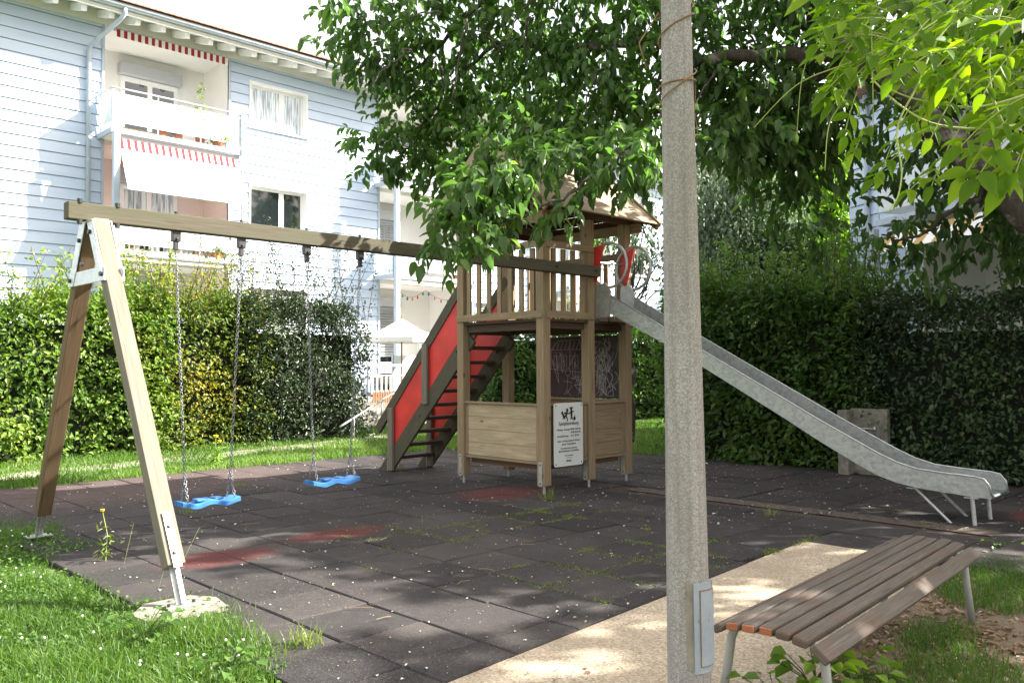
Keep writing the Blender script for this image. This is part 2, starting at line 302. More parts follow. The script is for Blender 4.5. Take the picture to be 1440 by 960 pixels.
# ------------------------------------------------------------------ mesh builder
class MB:
    def __init__(s): s.v = []; s.f = []; s.uv = []; s.mi = []
    def face(s, pts, uv=None, mi=0):
        b = len(s.v); s.v += [tuple(p) for p in pts]; s.f.append(tuple(range(b, b+len(pts))))
        s.uv += (uv if uv else [(0, 0)]*len(pts)); s.mi.append(mi)
    def box(s, x0, x1, y0, y1, z0, z1, mi=0):
        a = Vector(((x0+x1)/2, (y0+y1)/2, (z0+z1)/2)); s.obox(a, Vector((1, 0, 0)), Vector((0, 1, 0)), Vector((0, 0, 1)), abs(x1-x0)/2, abs(y1-y0)/2, abs(z1-z0)/2, mi); return s
    def obox(s, c, ux, uy, uz, hx, hy, hz, mi=0):
        c = Vector(c); ax = (ux, uy, uz); h = (hx, hy, hz); L = max(range(3), key=lambda i: h[i])
        off = (random.random()*20, random.random()*20)
        def P(i, j, k_): return c+ux*hx*i+uy*hy*j+uz*hz*k_
        quads = [((-1,-1,-1),(-1,1,-1),(1,1,-1),(1,-1,-1)), ((-1,-1,1),(1,-1,1),(1,1,1),(-1,1,1)),
                 ((-1,-1,-1),(1,-1,-1),(1,-1,1),(-1,-1,1)), ((1,1,-1),(-1,1,-1),(-1,1,1),(1,1,1)),
                 ((-1,1,-1),(-1,-1,-1),(-1,-1,1),(-1,1,1)), ((1,-1,-1),(1,1,-1),(1,1,1),(1,-1,1))]
        nrm = (2, 2, 1, 1, 0, 0)
        b = len(s.v); idx = {}
        for q in quads:
            for t in q:
                if t not in idx: idx[t] = len(s.v); s.v.append(tuple(P(*t)))
        for q, nn in zip(quads, nrm):
            s.f.append(tuple(idx[t] for t in q)); s.mi.append(mi)
            rest = [i for i in range(3) if i != nn]
            ua = L if L in rest else rest[0]; va = [i for i in rest if i != ua][0]
            sc = 1 if L in rest else .35
            for t in q: s.uv.append((off[0]+t[ua]*h[ua]*(1 if sc == 1 else .2), off[1]+nn*1.7+t[va]*h[va]))
        return s
    def beam(s, p0, p1, w, h, up=(0, 0, 1), mi=0):         # rectangular bar; w across, h along up
        p0 = Vector(p0); p1 = Vector(p1); d = (p1-p0); L = d.length; d.normalize(); up = Vector(up)
        side = up.cross(d)
        if side.length < 1e-5: side = Vector((1, 0, 0)).cross(d)
        side.normalize(); u = d.cross(side)
        s.obox((p0+p1)/2, d, side, u, L/2, w/2, h/2, mi); return s
    def tube(s, pts, r, n=10, cap=True, mi=0, closed=False):
        pts = [Vector(p) for p in pts]; rr = r if isinstance(r, (list, tuple)) else [r]*len(pts)
        b = len(s.v); N = len(pts); ref = None; acc = 0
        for i, p in enumerate(pts):
            if closed: t = pts[(i+1) % N]-pts[i-1]
            else: t = pts[min(i+1, N-1)]-pts[max(i-1, 0)]
            t.normalize()
            if ref is None:
                ref = Vector((0, 0, 1)) if abs(t.z) < .9 else Vector((1, 0, 0))
            a = (ref - t*ref.dot(t)); a.normalize(); ref = a; c = t.cross(a)
            for j in range(n):
                th = 2*pi*j/n; s.v.append(tuple(p+(a*cos(th)+c*sin(th))*rr[i]))
        rng_ = range(N) if closed else range(N-1)
        for i in rng_:
            i2 = (i+1) % N
            for j in range(n):
                j2 = (j+1) % n
                s.f.append((b+i*n+j, b+i*n+j2, b+i2*n+j2, b+i2*n+j)); s.mi.append(mi)
                s.uv += [(i*.1, j/n), (i*.1, (j+1)/n), (i2*.1, (j+1)/n), (i2*.1, j/n)]
        if cap and not closed:
            s.f.append(tuple(b+j for j in reversed(range(n)))); s.uv += [(0, 0)]*n; s.mi.append(mi)
            s.f.append(tuple(b+(N-1)*n+j for j in range(n))); s.uv += [(0, 0)]*n; s.mi.append(mi)
        return s
    def sheet(s, prof, dirv, thick):      # closed prism from a polygon
        d = Vector(dirv)*thick; P = [Vector(p) for p in prof]; n = len(P)
        s.face(P); s.face([p+d for p in reversed(P)])
        for i in range(n):
            j = (i+1) % n; s.face([P[j], P[i], P[i]+d, P[j]+d])
        return s
    def build(s, name, mats, parent=None, smooth=False, bevel=0, kind=None, merge=False):
        me = bpy.data.meshes.new(name); me.from_pydata(s.v, [], s.f)
        uvl = me.uv_layers.new(name='UVMap'); uvl.data.foreach_set('uv', np.array(s.uv, dtype=np.float32).ravel())
        for mt in (mats if isinstance(mats, (list, tuple)) else [mats]): me.materials.append(mt)
        me.polygons.foreach_set('material_index', np.array(s.mi, dtype=np.int32))
        if smooth: me.polygons.foreach_set('use_smooth', np.ones(len(s.f), dtype=bool))
        me.update()
        o = bpy.data.objects.new(name, me); COL.objects.link(o)
        if parent is not None:
            o.parent = parent
            o.matrix_parent_inverse = world(parent).inverted()
        if bevel:
            b = o.modifiers.new('bevel', 'BEVEL'); b.width = bevel; b.segments = 2; b.limit_method = 'ANGLE'
        if kind: o['kind'] = kind
        return o
def world(o):
    mm = Matrix.Translation(o.location) @ o.rotation_euler.to_matrix().to_4x4()
    return (world(o.parent) @ o.matrix_parent_inverse @ mm) if o.parent else mm
def thing(name, label, cat, loc=(0, 0, 0), group=None):
    o = bpy.data.objects.new(name, None); COL.objects.link(o); o.location = loc; o.empty_display_size = .2
    tag(o, label, cat, group); return o
def tag(o, label, cat, group=None):
    o['label'] = label; o['category'] = cat
    if group: o['group'] = group
    return o
def copy_tree(o, delta, label=None, group=None):
    r = o.copy(); COL.objects.link(r); r.location = Vector(o.location)+Vector(delta)
    if label: r['label'] = label
    if group: r['group'] = group
    for ch in list(o.children):
        c = ch.copy(); COL.objects.link(c); c.parent = r
        for g in list(ch.children):
            d = g.copy(); COL.objects.link(d); d.parent = c
    return r
X_, Y_, Z_ = Vector((1, 0, 0)), Vector((0, 1, 0)), Vector((0, 0, 1))

def quick_mesh(name, V, Fc, nv, uv, mat, parent=None, kind=None, smooth=False):
    """V (n,3), Fc (m,nv) ints, uv (m*nv,2)"""
    me = bpy.data.meshes.new(name); n = len(V); mf = len(Fc)
    me.vertices.add(n); me.vertices.foreach_set('co', V.astype(np.float32).ravel())
    me.loops.add(mf*nv); me.loops.foreach_set('vertex_index', Fc.astype(np.int32).ravel())
    me.polygons.add(mf); me.polygons.foreach_set('loop_start', np.arange(0, mf*nv, nv, dtype=np.int32))
    me.polygons.foreach_set('loop_total', np.full(mf, nv, dtype=np.int32))
    uvl = me.uv_layers.new(name='UVMap'); uvl.data.foreach_set('uv', uv.astype(np.float32).ravel())
    if smooth: me.polygons.foreach_set('use_smooth', np.ones(mf, dtype=bool))
    me.materials.append(mat); me.update(calc_edges=True); me.validate()
    o = bpy.data.objects.new(name, me); COL.objects.link(o)
    if parent is not None:
        o.parent = parent; o.matrix_parent_inverse = world(parent).inverted()
    if kind: o['kind'] = kind
    return o
def norm(a): return a/np.maximum(np.linalg.norm(a, axis=1, keepdims=True), 1e-9)
def leaves(name, pos, dirs, nrm, L, W, mat, parent=None, kind=None, curl=.25, rnd=None):
    n = len(pos); d = norm(dirs); s = norm(np.cross(d, nrm)); u = np.cross(s, d)
    L = np.broadcast_to(np.asarray(L, float), (n,))[:, None]; W = np.broadcast_to(np.asarray(W, float), (n,))[:, None]
    fold = .28
    p0 = pos; p1 = pos+d*L*.32+s*W*.5+u*W*fold; p2 = pos+d*L*.68+s*W*.42+u*(W*fold-L*curl*.3)
    p3 = pos+d*L-u*L*curl; p4 = pos+d*L*.68-s*W*.42+u*(W*fold-L*curl*.3); p5 = pos+d*L*.32-s*W*.5+u*W*fold
    pc1 = pos+d*L*.34; pc2 = pos+d*L*.68-u*L*curl*.4
    V = np.stack([p0, p1, p2, p3, p4, p5], 1).reshape(-1, 3)
    b = (np.arange(n)*6)[:, None]
    Fc = np.concatenate([b+np.array([[0, 1, 2, 3]]), b+np.array([[3, 4, 5, 0]])], 1).reshape(-1, 4)
    r = rng.random(n) if rnd is None else rnd
    uv = np.stack([np.repeat(r, 8), np.tile(np.array([0, .3, .7, 1, 1, .7, .3, 0.]), n)], 1)
    return quick_mesh(name, V, Fc, 4, uv, mat, parent, kind)
def leaves_hi(name, pos, dirs, nrm, L, W, mat, parent=None, kind=None, curl=.25, rnd=None):
    n = len(pos); d = norm(dirs); s = norm(np.cross(d, nrm)); u = np.cross(s, d)
    L = np.broadcast_to(np.asarray(L, float), (n,))[:, None]; W = np.broadcast_to(np.asarray(W, float), (n,))[:, None]
    ts = [0, .14, .34, .58, .80, 1.0]; ws = [0.0, .36, .5, .43, .22, 0.0]; k_ = len(ts); rows = []
    cv = (curl*(.6+.8*rng.random(n)))[:, None]; tw = (rng.normal(size=n)*.25)[:, None]
    for t, wq in zip(ts, ws):
        mid = pos+d*L*t-u*L*cv*t*t; sv = norm(s+u*tw*t)
        rows += [mid, mid+sv*W*wq+u*W*wq*.45, mid-sv*W*wq+u*W*wq*.45]
    V = np.stack(rows, 1).reshape(-1, 3); b = (np.arange(n)*3*k_)[:, None]; q = []
    for i in range(k_-1):
        a = 3*i; c = 3*(i+1); q += [[a, a+1, c+1, c], [c, c+2, a+2, a]]
    Fc = np.concatenate([b+np.array([x]) for x in q], 1).reshape(-1, 4)
    r = rng.random(n) if rnd is None else rnd
    uv = np.stack([np.repeat(r, 4*len(q)), np.zeros(n*4*len(q))], 1)
    me_o = quick_mesh(name, V, Fc, 4, uv, mat, parent, kind, smooth=True); return me_o
def blades(name, pos, h, wd, mat, lean=.5, parent=None, kind=None, rnd=None):
    n = len(pos); a = rng.random(n)*2*pi; b_ = rng.random(n)*2*pi; h = np.broadcast_to(h, (n,))
    sx = np.stack([np.cos(a), np.sin(a), np.zeros(n)], 1)*np.broadcast_to(wd, (n,))[:, None]
    ln = np.stack([np.cos(b_), np.sin(b_), np.zeros(n)], 1)*(rng.random(n)*lean*h)[:, None]
    z = np.zeros((n, 3)); z[:, 2] = h
    p0 = pos-sx*.5; p1 = pos+sx*.5; m0 = pos+z*.55+ln*.35-sx*.4; m1 = pos+z*.55+ln*.35+sx*.4; t = pos+z*(1-.25*rng.random((n, 1)))+ln
    V = np.stack([p0, p1, m1, m0, t], 1).reshape(-1, 3); b = (np.arange(n)*5)[:, None]
    Fc = np.concatenate([b+np.array([[0, 1, 2]]), b+np.array([[0, 2, 3]]), b+np.array([[3, 2, 4]])], 1).reshape(-1, 3)
    r = rng.random(n) if rnd is None else rnd
    uv = np.stack([np.repeat(r, 9), np.zeros(n*9)], 1)
    return quick_mesh(name, V, Fc, 3, uv, mat, parent, kind)
def rdir(n):
    a = rng.normal(size=(n, 3)); return norm(a)

# value noise helper for shaping volumes and clumping
def vnoise(p, sc, seed=0):
    q = p*sc; out = np.zeros(len(p)); r = np.random.default_rng(seed)
    for i in range(5):
        kx = r.normal(size=3)*(1+i*.7); ph = r.random()*6.28
        out += np.sin(q@kx+ph)/(1+i*.5)
    return out/2.2

# ================================================================== THE GROUND
MB().box(-60, 140, -60, 140, -.6, -.045).build('ground', M['ground'], kind='structure')
# lawn beyond the rubber, reaching to the houses
g = MB(); g.face([(-30, 11.5, -.03), (60, 11.2, -.03), (60, 40, -.03), (-30, 40, -.03)]); g.build('lawn', M['lawn'], kind='structure')
g = MB(); g.face([(-30, -30, -.034), (2.12, -30, -.034), (2.12, 3.3, -.034), (2.2, 11.6, -.034), (-30, 11.6, -.034)]); g.build('near_lawn', M['lawn'], kind='structure')
g = MB(); g.face([(9.2, 8.4, -.026), (11.6, 5, -.026), (40, 5, -.026), (40, 11.4, -.026), (9.2, 11.4, -.026)]); g.build('side_lawn', M['lawn'], kind='structure')
# narrow worn path in the lawn
g = MB()
pp = [(-6, 11.9), (0, 12.3), (3, 12.6), (6, 13.1), (8.5, 13.6), (11, 14.3), (14.5, 15.2)]
for (a, b) in zip(pp, pp[1:]):
    g.face([(a[0], a[1], -.022), (b[0], b[1], -.022), (b[0], b[1]+.8, -.022), (a[0], a[1]+.8, -.022)])
g.build('lawn_path', M['path'], kind='structure')
# sandy strip beside the bench
def edge_y(x): return 3.04+(x-2.6)*.0735
g = MB(); g.face([(-3, .3, -.012), (4.2, 1.95, -.012), (5.6, 2.15, -.012), (6.95, 2.55, -.012), (6.72, 3.35, -.012), (-3, 2.63, -.012)]); g.build('sand_path', M['sand'], kind='structure')

# rubber tiles: real half metre mats with open seams
TS = .517
def in_rubber(x, y):
    if y > 11.42 or x < 1.75: return False
    if x < 6.72 and y < edge_y(x)-.02: return False
    if x >= 6.72 and y < 1.3: return False
    if x > 11.1: return False
    if x > 9.6 and y > 8.9: return False
    if x < 2.1 and (y < 3.5 or y > 4.4): return False
    if 7.93 < x < 8.35 and 2.2 < y < 6.2: return False
    return True
g = MB(); j0 = 3.33
X0 = 2.52-TS
nx, ny = 19, 21
xs_cuts = None
for i in range(-1, nx):
    for j in range(-4, ny):
        xa, xb = X0+i*TS, X0+(i+1)*TS
        sh = (.5*TS if i % 2 else 0)*.0
        ya, yb = j0+j*TS+sh, j0+(j+1)*TS+sh
        cx, cy = (xa+xb)/2, (ya+yb)/2
        if xb < 6.8:
            lo = edge_y(cx)-.01
            if yb < lo+.06: continue
            cut = ya < lo+.05
            if ya < lo: ya = lo
        else: cut = False
        if not in_rubber(cx, (ya+yb)/2): continue
        dz = rng.normal(size=4)*.0022; gp = .0025+.003*rng.random(); t = .008
        tt = rng.normal()*.002
        ja = [rng.normal()*.003 for _ in range(4)]
        o_ = [(xa+gp+ja[0], ya+gp+ja[1]), (xb-gp+ja[2], ya+gp+ja[0]), (xb-gp+ja[1], yb-gp+ja[3]), (xa+gp+ja[3], yb-gp+ja[2])]
        if cut: o_[0] = (o_[0][0], edge_y(o_[0][0])); o_[1] = (o_[1][0], edge_y(o_[1][0]))
        cxm, cym = (xa+xb)/2, (ya+yb)/2+.03
        inn = [(p[0]+(t if p[0] < cxm else -t), p[1]+(t if p[1] < cym else -t)) for p in o_]
        b = len(g.v)
        for (p, z) in zip(o_, [-.045]*4): g.v.append((p[0], p[1], z))
        for (p, z) in zip(o_, dz): g.v.append((p[0], p[1], -.007+z+tt))
        for (p, z) in zip(inn, dz): g.v.append((p[0], p[1], 0+z+tt))
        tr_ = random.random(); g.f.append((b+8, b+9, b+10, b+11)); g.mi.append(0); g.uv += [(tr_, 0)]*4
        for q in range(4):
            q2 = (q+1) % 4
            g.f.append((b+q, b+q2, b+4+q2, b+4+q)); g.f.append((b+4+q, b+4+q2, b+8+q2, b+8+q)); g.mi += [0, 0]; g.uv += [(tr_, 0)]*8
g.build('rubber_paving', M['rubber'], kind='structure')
g = MB(); g.face([(2.06, 3.15, -.02), (6.7, 3.4, -.02), (6.8, 1.35, -.02), (11.1, 1.35, -.02), (11.1, 8.9, -.02), (9.7, 11.3, -.02), (2.06, 11.3, -.02)]); g.build('seam_soil', M['seam'], kind='structure')
g = MB(); g.face([(7.93, 2.2, -.010), (8.35, 2.2, -.010), (8.35, 6.2, -.010), (7.93, 6.2, -.010)]); g.build('soil_strip', M['darksoil'], kind='structure')
# concrete footing of the near swing leg
cb = MB()
pr = [(1.90, 4.86), (2.1, 4.78), (2.36, 4.84), (2.40, 5.08), (2.3, 5.24), (2.02, 5.24), (1.88, 5.06)]
cb.sheet([(x, y, -.05) for x, y in reversed(pr)], Z_, .075); o = cb.build('concrete_footing', M['concrete'], bevel=.012)
tag(o, 'rough concrete footing at the foot of the near swing leg', 'footing')

# ------------------------------------------------------------------ swing frame
BY = 6.50
sf = thing('swing_set', 'weathered timber swing support with long beam and splayed A-shaped legs', 'swing set', (2.15, BY, 0))
MB().beam((1.94, BY, 2.572), (7.83, BY, 2.565), .10, .125).build('beam', M['beam'], sf, bevel=.006)
apex = Vector((2.14, BY, 2.51))
def leg(dy, basex, matk):
    foot = Vector((basex, BY+dy*1.47, .0)); d = (foot-apex).normalized()
    top = apex+Vector((0, dy*.075, .0)); end = Vector((basex, BY+dy*1.36, .24))
    b = MB().beam(top+Vector((0, 0, -.01)), end, .10, .11, up=(1, 0, 0)); lg = b.build('leg', matk, sf, bevel=.005)
    d = (end-top).normalized()
    # steel shoe
    s_ = MB(); e2 = end-d*.33
    side = Vector((0, 1, 0)); nrm_ = X_.cross(d).normalized()
    for sx in (-1, 1):
        pass
    s_.beam(e2+nrm_*0-X_*.0+nrm_*(-.058 if dy < 0 else .058)*1.0, end+d*.02+nrm_*(-.058 if dy < 0 else .058), .052, .007, up=nrm_)
    s_.beam(end-d*.02, Vector((basex, BY+dy*1.47, .035)), .06, .014, up=nrm_)
    s_.beam(end-d*.02, Vector((basex, BY+dy*1.47, .035)), .014, .06, up=nrm_)
    s_.box(basex-.10, basex+.10, BY+dy*1.47-.055, BY+dy*1.47+.055, .027, .037)
    sh = s_.build('foot_bracket', M['galv'], lg)
    for t in (.07, .24): 
        p = end-d*t+nrm_*(-.062 if dy < 0 else .062); MB().tube([p, p+nrm_*(-.012 if dy < 0 else .012)], .013, 8).build('bolt', M['bolt'], lg)
    for sx in (-.075, .075): MB().tube([(basex+sx, BY+dy*1.47, .035), (basex+sx, BY+dy*1.47, .052)], .011, 8).build('bolt', M['bolt'], lg)
leg(-1, 2.16, M['legwood']); leg(1, 2.19, M['legdark'])
# A shaped head bracket, both faces
hb = MB()
for xx in (2.14-.066, 2.14+.060):
    zt = 2.508
    def LP(dy, t, side):     # points beside the leg's centre line
        a = apex+Vector((0, dy*.075, 0)); e = Vector((0, BY+dy*1.36, .24)); return a.y+(e.y-a.y)*t+side, a.z+(e.z-a.z)*t
    for dy in (-1, 1):
        y0, z0 = LP(dy, 0, 0); y1, z1 = LP(dy, .20, 0)
        hb.sheet([(xx, y0-.06, zt), (xx, y0+.06, zt), (xx, y1+.055, z1), (xx, y1-.055, z1)], X_, .006)
    (ya, za), (yb, zb) = LP(-1, .20, 0), LP(1, .20, 0)
    hb.sheet([(xx+.0065, ya-.05, za), (xx+.0065, yb+.05, zb), (xx+.0065, yb+.03, zb+.10), (xx+.0065, ya-.03, za+.10)], X_, .006)
hb.box(2.07, 2.21, BY-.13, BY+.13, 2.499, 2.5075)
hb.obox((2.14, BY-.235, 2.30), X_, (Vector((0, -1.36, -2.27))).normalized(), X_.cross(Vector((0, -1.36, -2.27)).normalized()), .075, .22, .004)
hb.build('head_bracket', M['bracket'], sf)
def bolt(a, b, r): MB().tube([a, b], r, 10).build('bolt', M['bolt'], sf)
for x in (2.02, 2.28): 
    for z in (2.49, 2.64): bolt((x, BY-.04, z-.012), (x, BY-.04, z+.02), .019)
for (y, z) in ((BY-.10, 2.42), (BY-.34, 2.10), (BY+.12, 2.38), (BY+.32, 2.10), (BY+.05, 2.2)): bolt((2.055, y, z), (2.075, y, z), .016)
for x in (2.731, 3.273, 3.881, 4.435): bolt((x, BY, 2.63), (x, BY, 2.66), .012)
for x in (7.05, 7.74): bolt((x, BY-.065, 2.57), (x, BY-.045, 2.57), .014)

def chain_mb(pts, mb, link=.034, wr=.0029, wd=.010):
    pts = [Vector(p) for p in pts]; total = sum((b-a).length for a, b in zip(pts, pts[1:])); k_ = 0; dist = 0
    segs = list(zip(pts, pts[1:])); n = int(total/(link*.74)); 
    for i in range(n):
        s0 = (i+.5)*total/n; acc = 0
        for a, b in segs:
            L = (b-a).length
            if s0 <= acc+L: p = a+(b-a)*((s0-acc)/L); d = (b-a).normalized(); break
            acc += L
        sd = X_ if i % 2 == 0 else Y_
        sd = (sd-d*sd.dot(d)).normalized()
        ring = []
        for q_ in range(10):
            th = 2*pi*q_/10; ring.append(p+d*(cos(th)*link*.5)+sd*(sin(th)*wd))
        mb.tube(ring, wr, 5, closed=True)
def swing(xa, xb, sx0, sx1, sz, label):
    t = thing('swing', label, 'swing', ((xa+xb)/2, BY, sz), 'blue plank swings hanging from the beam')
    # moulded seat: wavy top with raised bars
    st = MB(); n = 24; Wd = .17; 
    def zc(u): return .012*cos(u*4*pi)
    rows = []
    for i in range(n+1):
        u = i/n; x = sx0+(sx1-sx0)*u; zz = sz+zc(u)*1.0-.004; th = .036
        ring = [(x, BY-Wd/2, zz-th), (x, BY-Wd/2, zz-.006), (x, BY-Wd/2+.010, zz), (x, BY+Wd/2-.010, zz), (x, BY+Wd/2, zz-.006), (x, BY+Wd/2, zz-th)]
        rows.append(ring)
    for i in range(n):
        for j in range(6):
            j2 = (j+1) % 6; st.face([rows[i][j], rows[i+1][j], rows[i+1][j2], rows[i][j2]])
    st.face(list(reversed(rows[0]))); st.face(rows[-1])
    seat = st.build('seat', M['blueplastic'], t, smooth=False)
    for (u0, u1) in ((.27, .42), (.58, .73)):
        a = sx0+(sx1-sx0)*u0; b = sx0+(sx1-sx0)*u1
        MB().box(a, b, BY-.05, BY+.05, sz-.004, sz+.013).build('grip_pad', M['blueplastic'], seat, bevel=.004)
    for (xt, xs) in ((xa, sx0+.045), (xb, sx1-.045)):
        c = MB(); yy = (Vector((xs, BY, sz+.22)))
        chain_mb([(xt, BY, 2.36), yy], c)
        for sy in (-1, 1): chain_mb([yy, (xs+random.uniform(-.004, .004), BY+sy*.065, sz+.006)], c)
        c.build('chain', M['steelworn'], t, smooth=True)
        h = MB(); h.box(xt-.032, xt+.032, BY-.024, BY+.024, 2.425, 2.506); h.box(xt-.018, xt+.018, BY-.016, BY+.016, 2.36, 2.43)
        h.tube([(xt, BY-.035, 2.445), (xt, BY+.035, 2.445)], .011, 8)
        h.build('hanger', M['bolt'], t, bevel=.004)
swing(2.731, 3.273, 2.765, 3.235, .405, 'left blue swing seat on chains nearer the splayed legs')
swing(3.881, 4.435, 3.905, 4.38, .455, 'right blue swing seat on chains, the one nearer the red stairs')

# ------------------------------------------------------------------ play tower
XA, XC, XD = 7.0, 7.78, 8.50; YF, YB = 6.615, 7.99
PW = .118
tw = thing('play_tower', 'wooden playground tower with gabled roof, red stairs and steel slide', 'play tower', (7.75, 7.3, 0))
posts = [(XA, YF, 3.30, 1), (XC, YF, 2.95, 0), (XD, YF, 3.25, 1), (XA, YB, 3.25, 1), (XC, YB, 2.9, 0), (XD, YB, 3.25, 1)]
for i, (x, y, zt, tall) in enumerate(posts):
    hh = 3.22 if tall else 3.2
    p = MB(); p.box(x-PW/2, x+PW/2, y-PW/2, y+PW/2, .09, hh); po = p.build('post', M['tower'], tw, bevel=.008)
    f = MB(); f.tube([(x, y, -.045), (x, y, .10)], .018, 10)
    if y == YF or x == XA: f.box(x-PW/2-.006, x-PW/2-.001, y-.028, y+.028, .085, .36)
    f.build('post_foot', M['galv'], po)
    for z in (.12, .33): MB().tube([(x-PW/2-.008, y, z), (x-PW/2-.001, y, z)], .011, 8).build('bolt', M['bolt'], po)
# platform
pl = MB()
for i in range(11):
    x0 = XA-.045+i*(XD-XA+.09)/11; pl.box(x0, x0+(XD-XA+.09)/11-.008, YF-.055, YB+.055, 1.955, 1.985)
pf = pl.build('platform', M['treadwood'], tw)
j = MB()
for x in (XA+.03, XC, XD-.03): j.box(x-.025, x+.025, YF+.065, YB-.065, 1.86, 1.953)
for y in (YF+.03, YB-.03): j.box(XA+.062, XD-.062, y-.02, y+.02, 1.88, 1.952)
j.build('joist', M['treadwood'], pf)
def railing(p0, p1, nb, name='railing', nrm_=Vector((0, 0, 0)), ext=0.0):
    p0 = Vector(p0); p1 = Vector(p1); d = (p1-p0).normalized(); o = nrm_*.062
    r = MB(); r.beam(p0+o-d*ext+Z_*2.035, p1+o+d*ext+Z_*2.035, .034, .085)
    ob = r.build(name, M['tower'], tw, bevel=.005)
    r2_ = MB(); r2_.beam(p0+o-d*ext+Z_*2.838, p1+o+d*ext+Z_*2.838, .036, .075); r2_.build('top_rail', M['tower'], ob, bevel=.005)
    L = (p1-p0).length
    for i in range(nb):
        t = (i+.75)/(nb+.5); c = p0+(p1-p0)*t+nrm_*.026
        b = MB(); b.beam(c+Z_*2.0, c+Z_*2.80, .068 if abs(d.x) > .5 else .026, .026 if abs(d.x) > .5 else .068, up=(0, 1, 0) if abs(d.x) > .5 else (0, 1, 0))
        b.build('baluster', M['tower'], ob, bevel=.003)
railing((XA, YF, 0), (XA, YB, 0), 7, nrm_=-X_, ext=.05)
railing((XA+.02, YF, 0), (XC, YF, 0), 4, nrm_=-Y_, ext=.03)
railing((XC, YB, 0), (XD, YB, 0), 4, nrm_=Y_, ext=.05)
railing((XD, YF, 0), (XD, YB, 0), 7, nrm_=X_, ext=.05)
# plank wall panels round the ground floor
def wall_panel(p0, p1, off, mk):
    p0 = Vector(p0); p1 = Vector(p1); d = (p1-p0).normalized(); nn = Z_.cross(d)
    q0 = p0+d*PW/2+off; q1 = p1-d*PW/2+off
    w_ = MB(); n = 4; z0, z1 = .355, .985
    w_.beam(q0+Z_*.67+nn*(.0), q1+Z_*.67, .012, .61)
    for i in range(n):
        a = z0+(z1-z0)*i/n+.003; b = z0+(z1-z0)*(i+1)/n-.003
        w_.beam(q0+Z_*(a+b)/2, q1+Z_*(a+b)/2, .026+.002*random.random(), b-a)
    o = w_.build('wall_panel', mk, tw, bevel=.004)
    c = MB(); c.beam(q0-d*.008+Z_*1.0, q1+d*.008+Z_*1.0, .085, .026); c.beam(q0+Z_*.338, q1+Z_*.338, .05, .03)
    c.beam(q0+d*.02+Z_*.36-off*.0, q0+d*.02+Z_*.98, .045, .045, up=nn); c.beam(q1-d*.02+Z_*.36, q1-d*.02+Z_*.98, .045, .045, up=nn)
    c.build('trim', M['tower'], o, bevel=.003)
wall_panel((XA, YF, 0), (XA, YB, 0), Vector((0, 0, 0)), M['towerpale'])
wall_panel((XA, YF, 0), (XC, YF, 0), Vector((0, 0, 0)), M['tower'])
wall_panel((XC, YF, 0), (XD, YF, 0), Vector((0, 0, 0)), M['tower'])
wall_panel((XD, YF, 0), (XD, YB, 0), Vector((0, 0, 0)), M['tower'])
bmx = MB(); bmx.beam((XA+.06, YF+.1, .29), (XD-.06, YF+.1, .29), .05, .08); bmx.beam((XA+.1, YF+.06, .29), (XA+.1, YB-.06, .29), .05, .08); bmx.build('bench_rail', M['legdark'], tw)
# chalkboard on the right wall
cbm = MB(); cbm.box(XD-.035, XD-.018, YF+PW/2+.004, YB-PW/2-.004, 1.03, 1.83); board = cbm.build('chalkboard', M['board'], tw)
ck = MB(); rr_ = random.Random(5)
def stroke(pts, w_=.0045):
    pts = [Vector((XD-.037, y, z)) for y, z in pts]
    for a, b in zip(pts, pts[1:]):
        d = (b-a); 
        if d.length < 1e-4: continue
        ck.beam(a, b, w_*.3, w_, up=X_.cross(d.normalized()))
# a house drawing (left half), figures and scribbles
def ln(*p): stroke(p)
ln((7.85, 1.40), (7.85, 1.66), (7.30, 1.66), (7.30, 1.38)); ln((7.85, 1.66), (7.72, 1.78), (7.35, 1.79), (7.30, 1.66)); ln((7.86, 1.40), (7.30, 1.36))
for y in (7.80, 7.71, 7.62, 7.52, 7.42): ln((y, 1.40), (y, 1.58), (y-.05, 1.58), (y-.05, 1.40))
for i in range(7): y = 7.82-i*.07; ln((y, 1.66), (y-.05, 1.77))
for cx in (7.55, 7.0):
    ln(*[(cx+.05*cos(t/8*2*pi), 1.36+.05*sin(t/8*2*pi)) for t in range(9)])
    ln((cx, 1.31), (cx+.02, 1.12)); ln((cx+.02, 1.12), (cx-.05, 1.05)); ln((cx+.02, 1.12), (cx+.08, 1.05)); ln((cx+.08, 1.24), (cx-.08, 1.22))
for i in range(80):
    cy, cz = rr_.uniform(6.75, 7.85), rr_.uniform(1.08, 1.76)
    if i < 45: cy = rr_.gauss(6.98, .11)
    a = rr_.uniform(0, pi); pts = []
    L = rr_.uniform(.04, .16)
    for t in range(rr_.randint(3, 7)):
        pts.append((min(7.9, max(6.7, cy+rr_.gauss(0, L*.45))), min(1.8, max(1.06, cz+rr_.gauss(0, L))))); 
    if i < 45: pts = [(min(7.9, max(6.7, cy+rr_.gauss(0, .03))), min(1.8, max(1.06, cz+dz*.06))) for dz in range(-2, 3)]
    stroke(pts, rr_.choice((.003, .004, .0055)))
ck.build('chalk_drawing', M['chalk'], board)
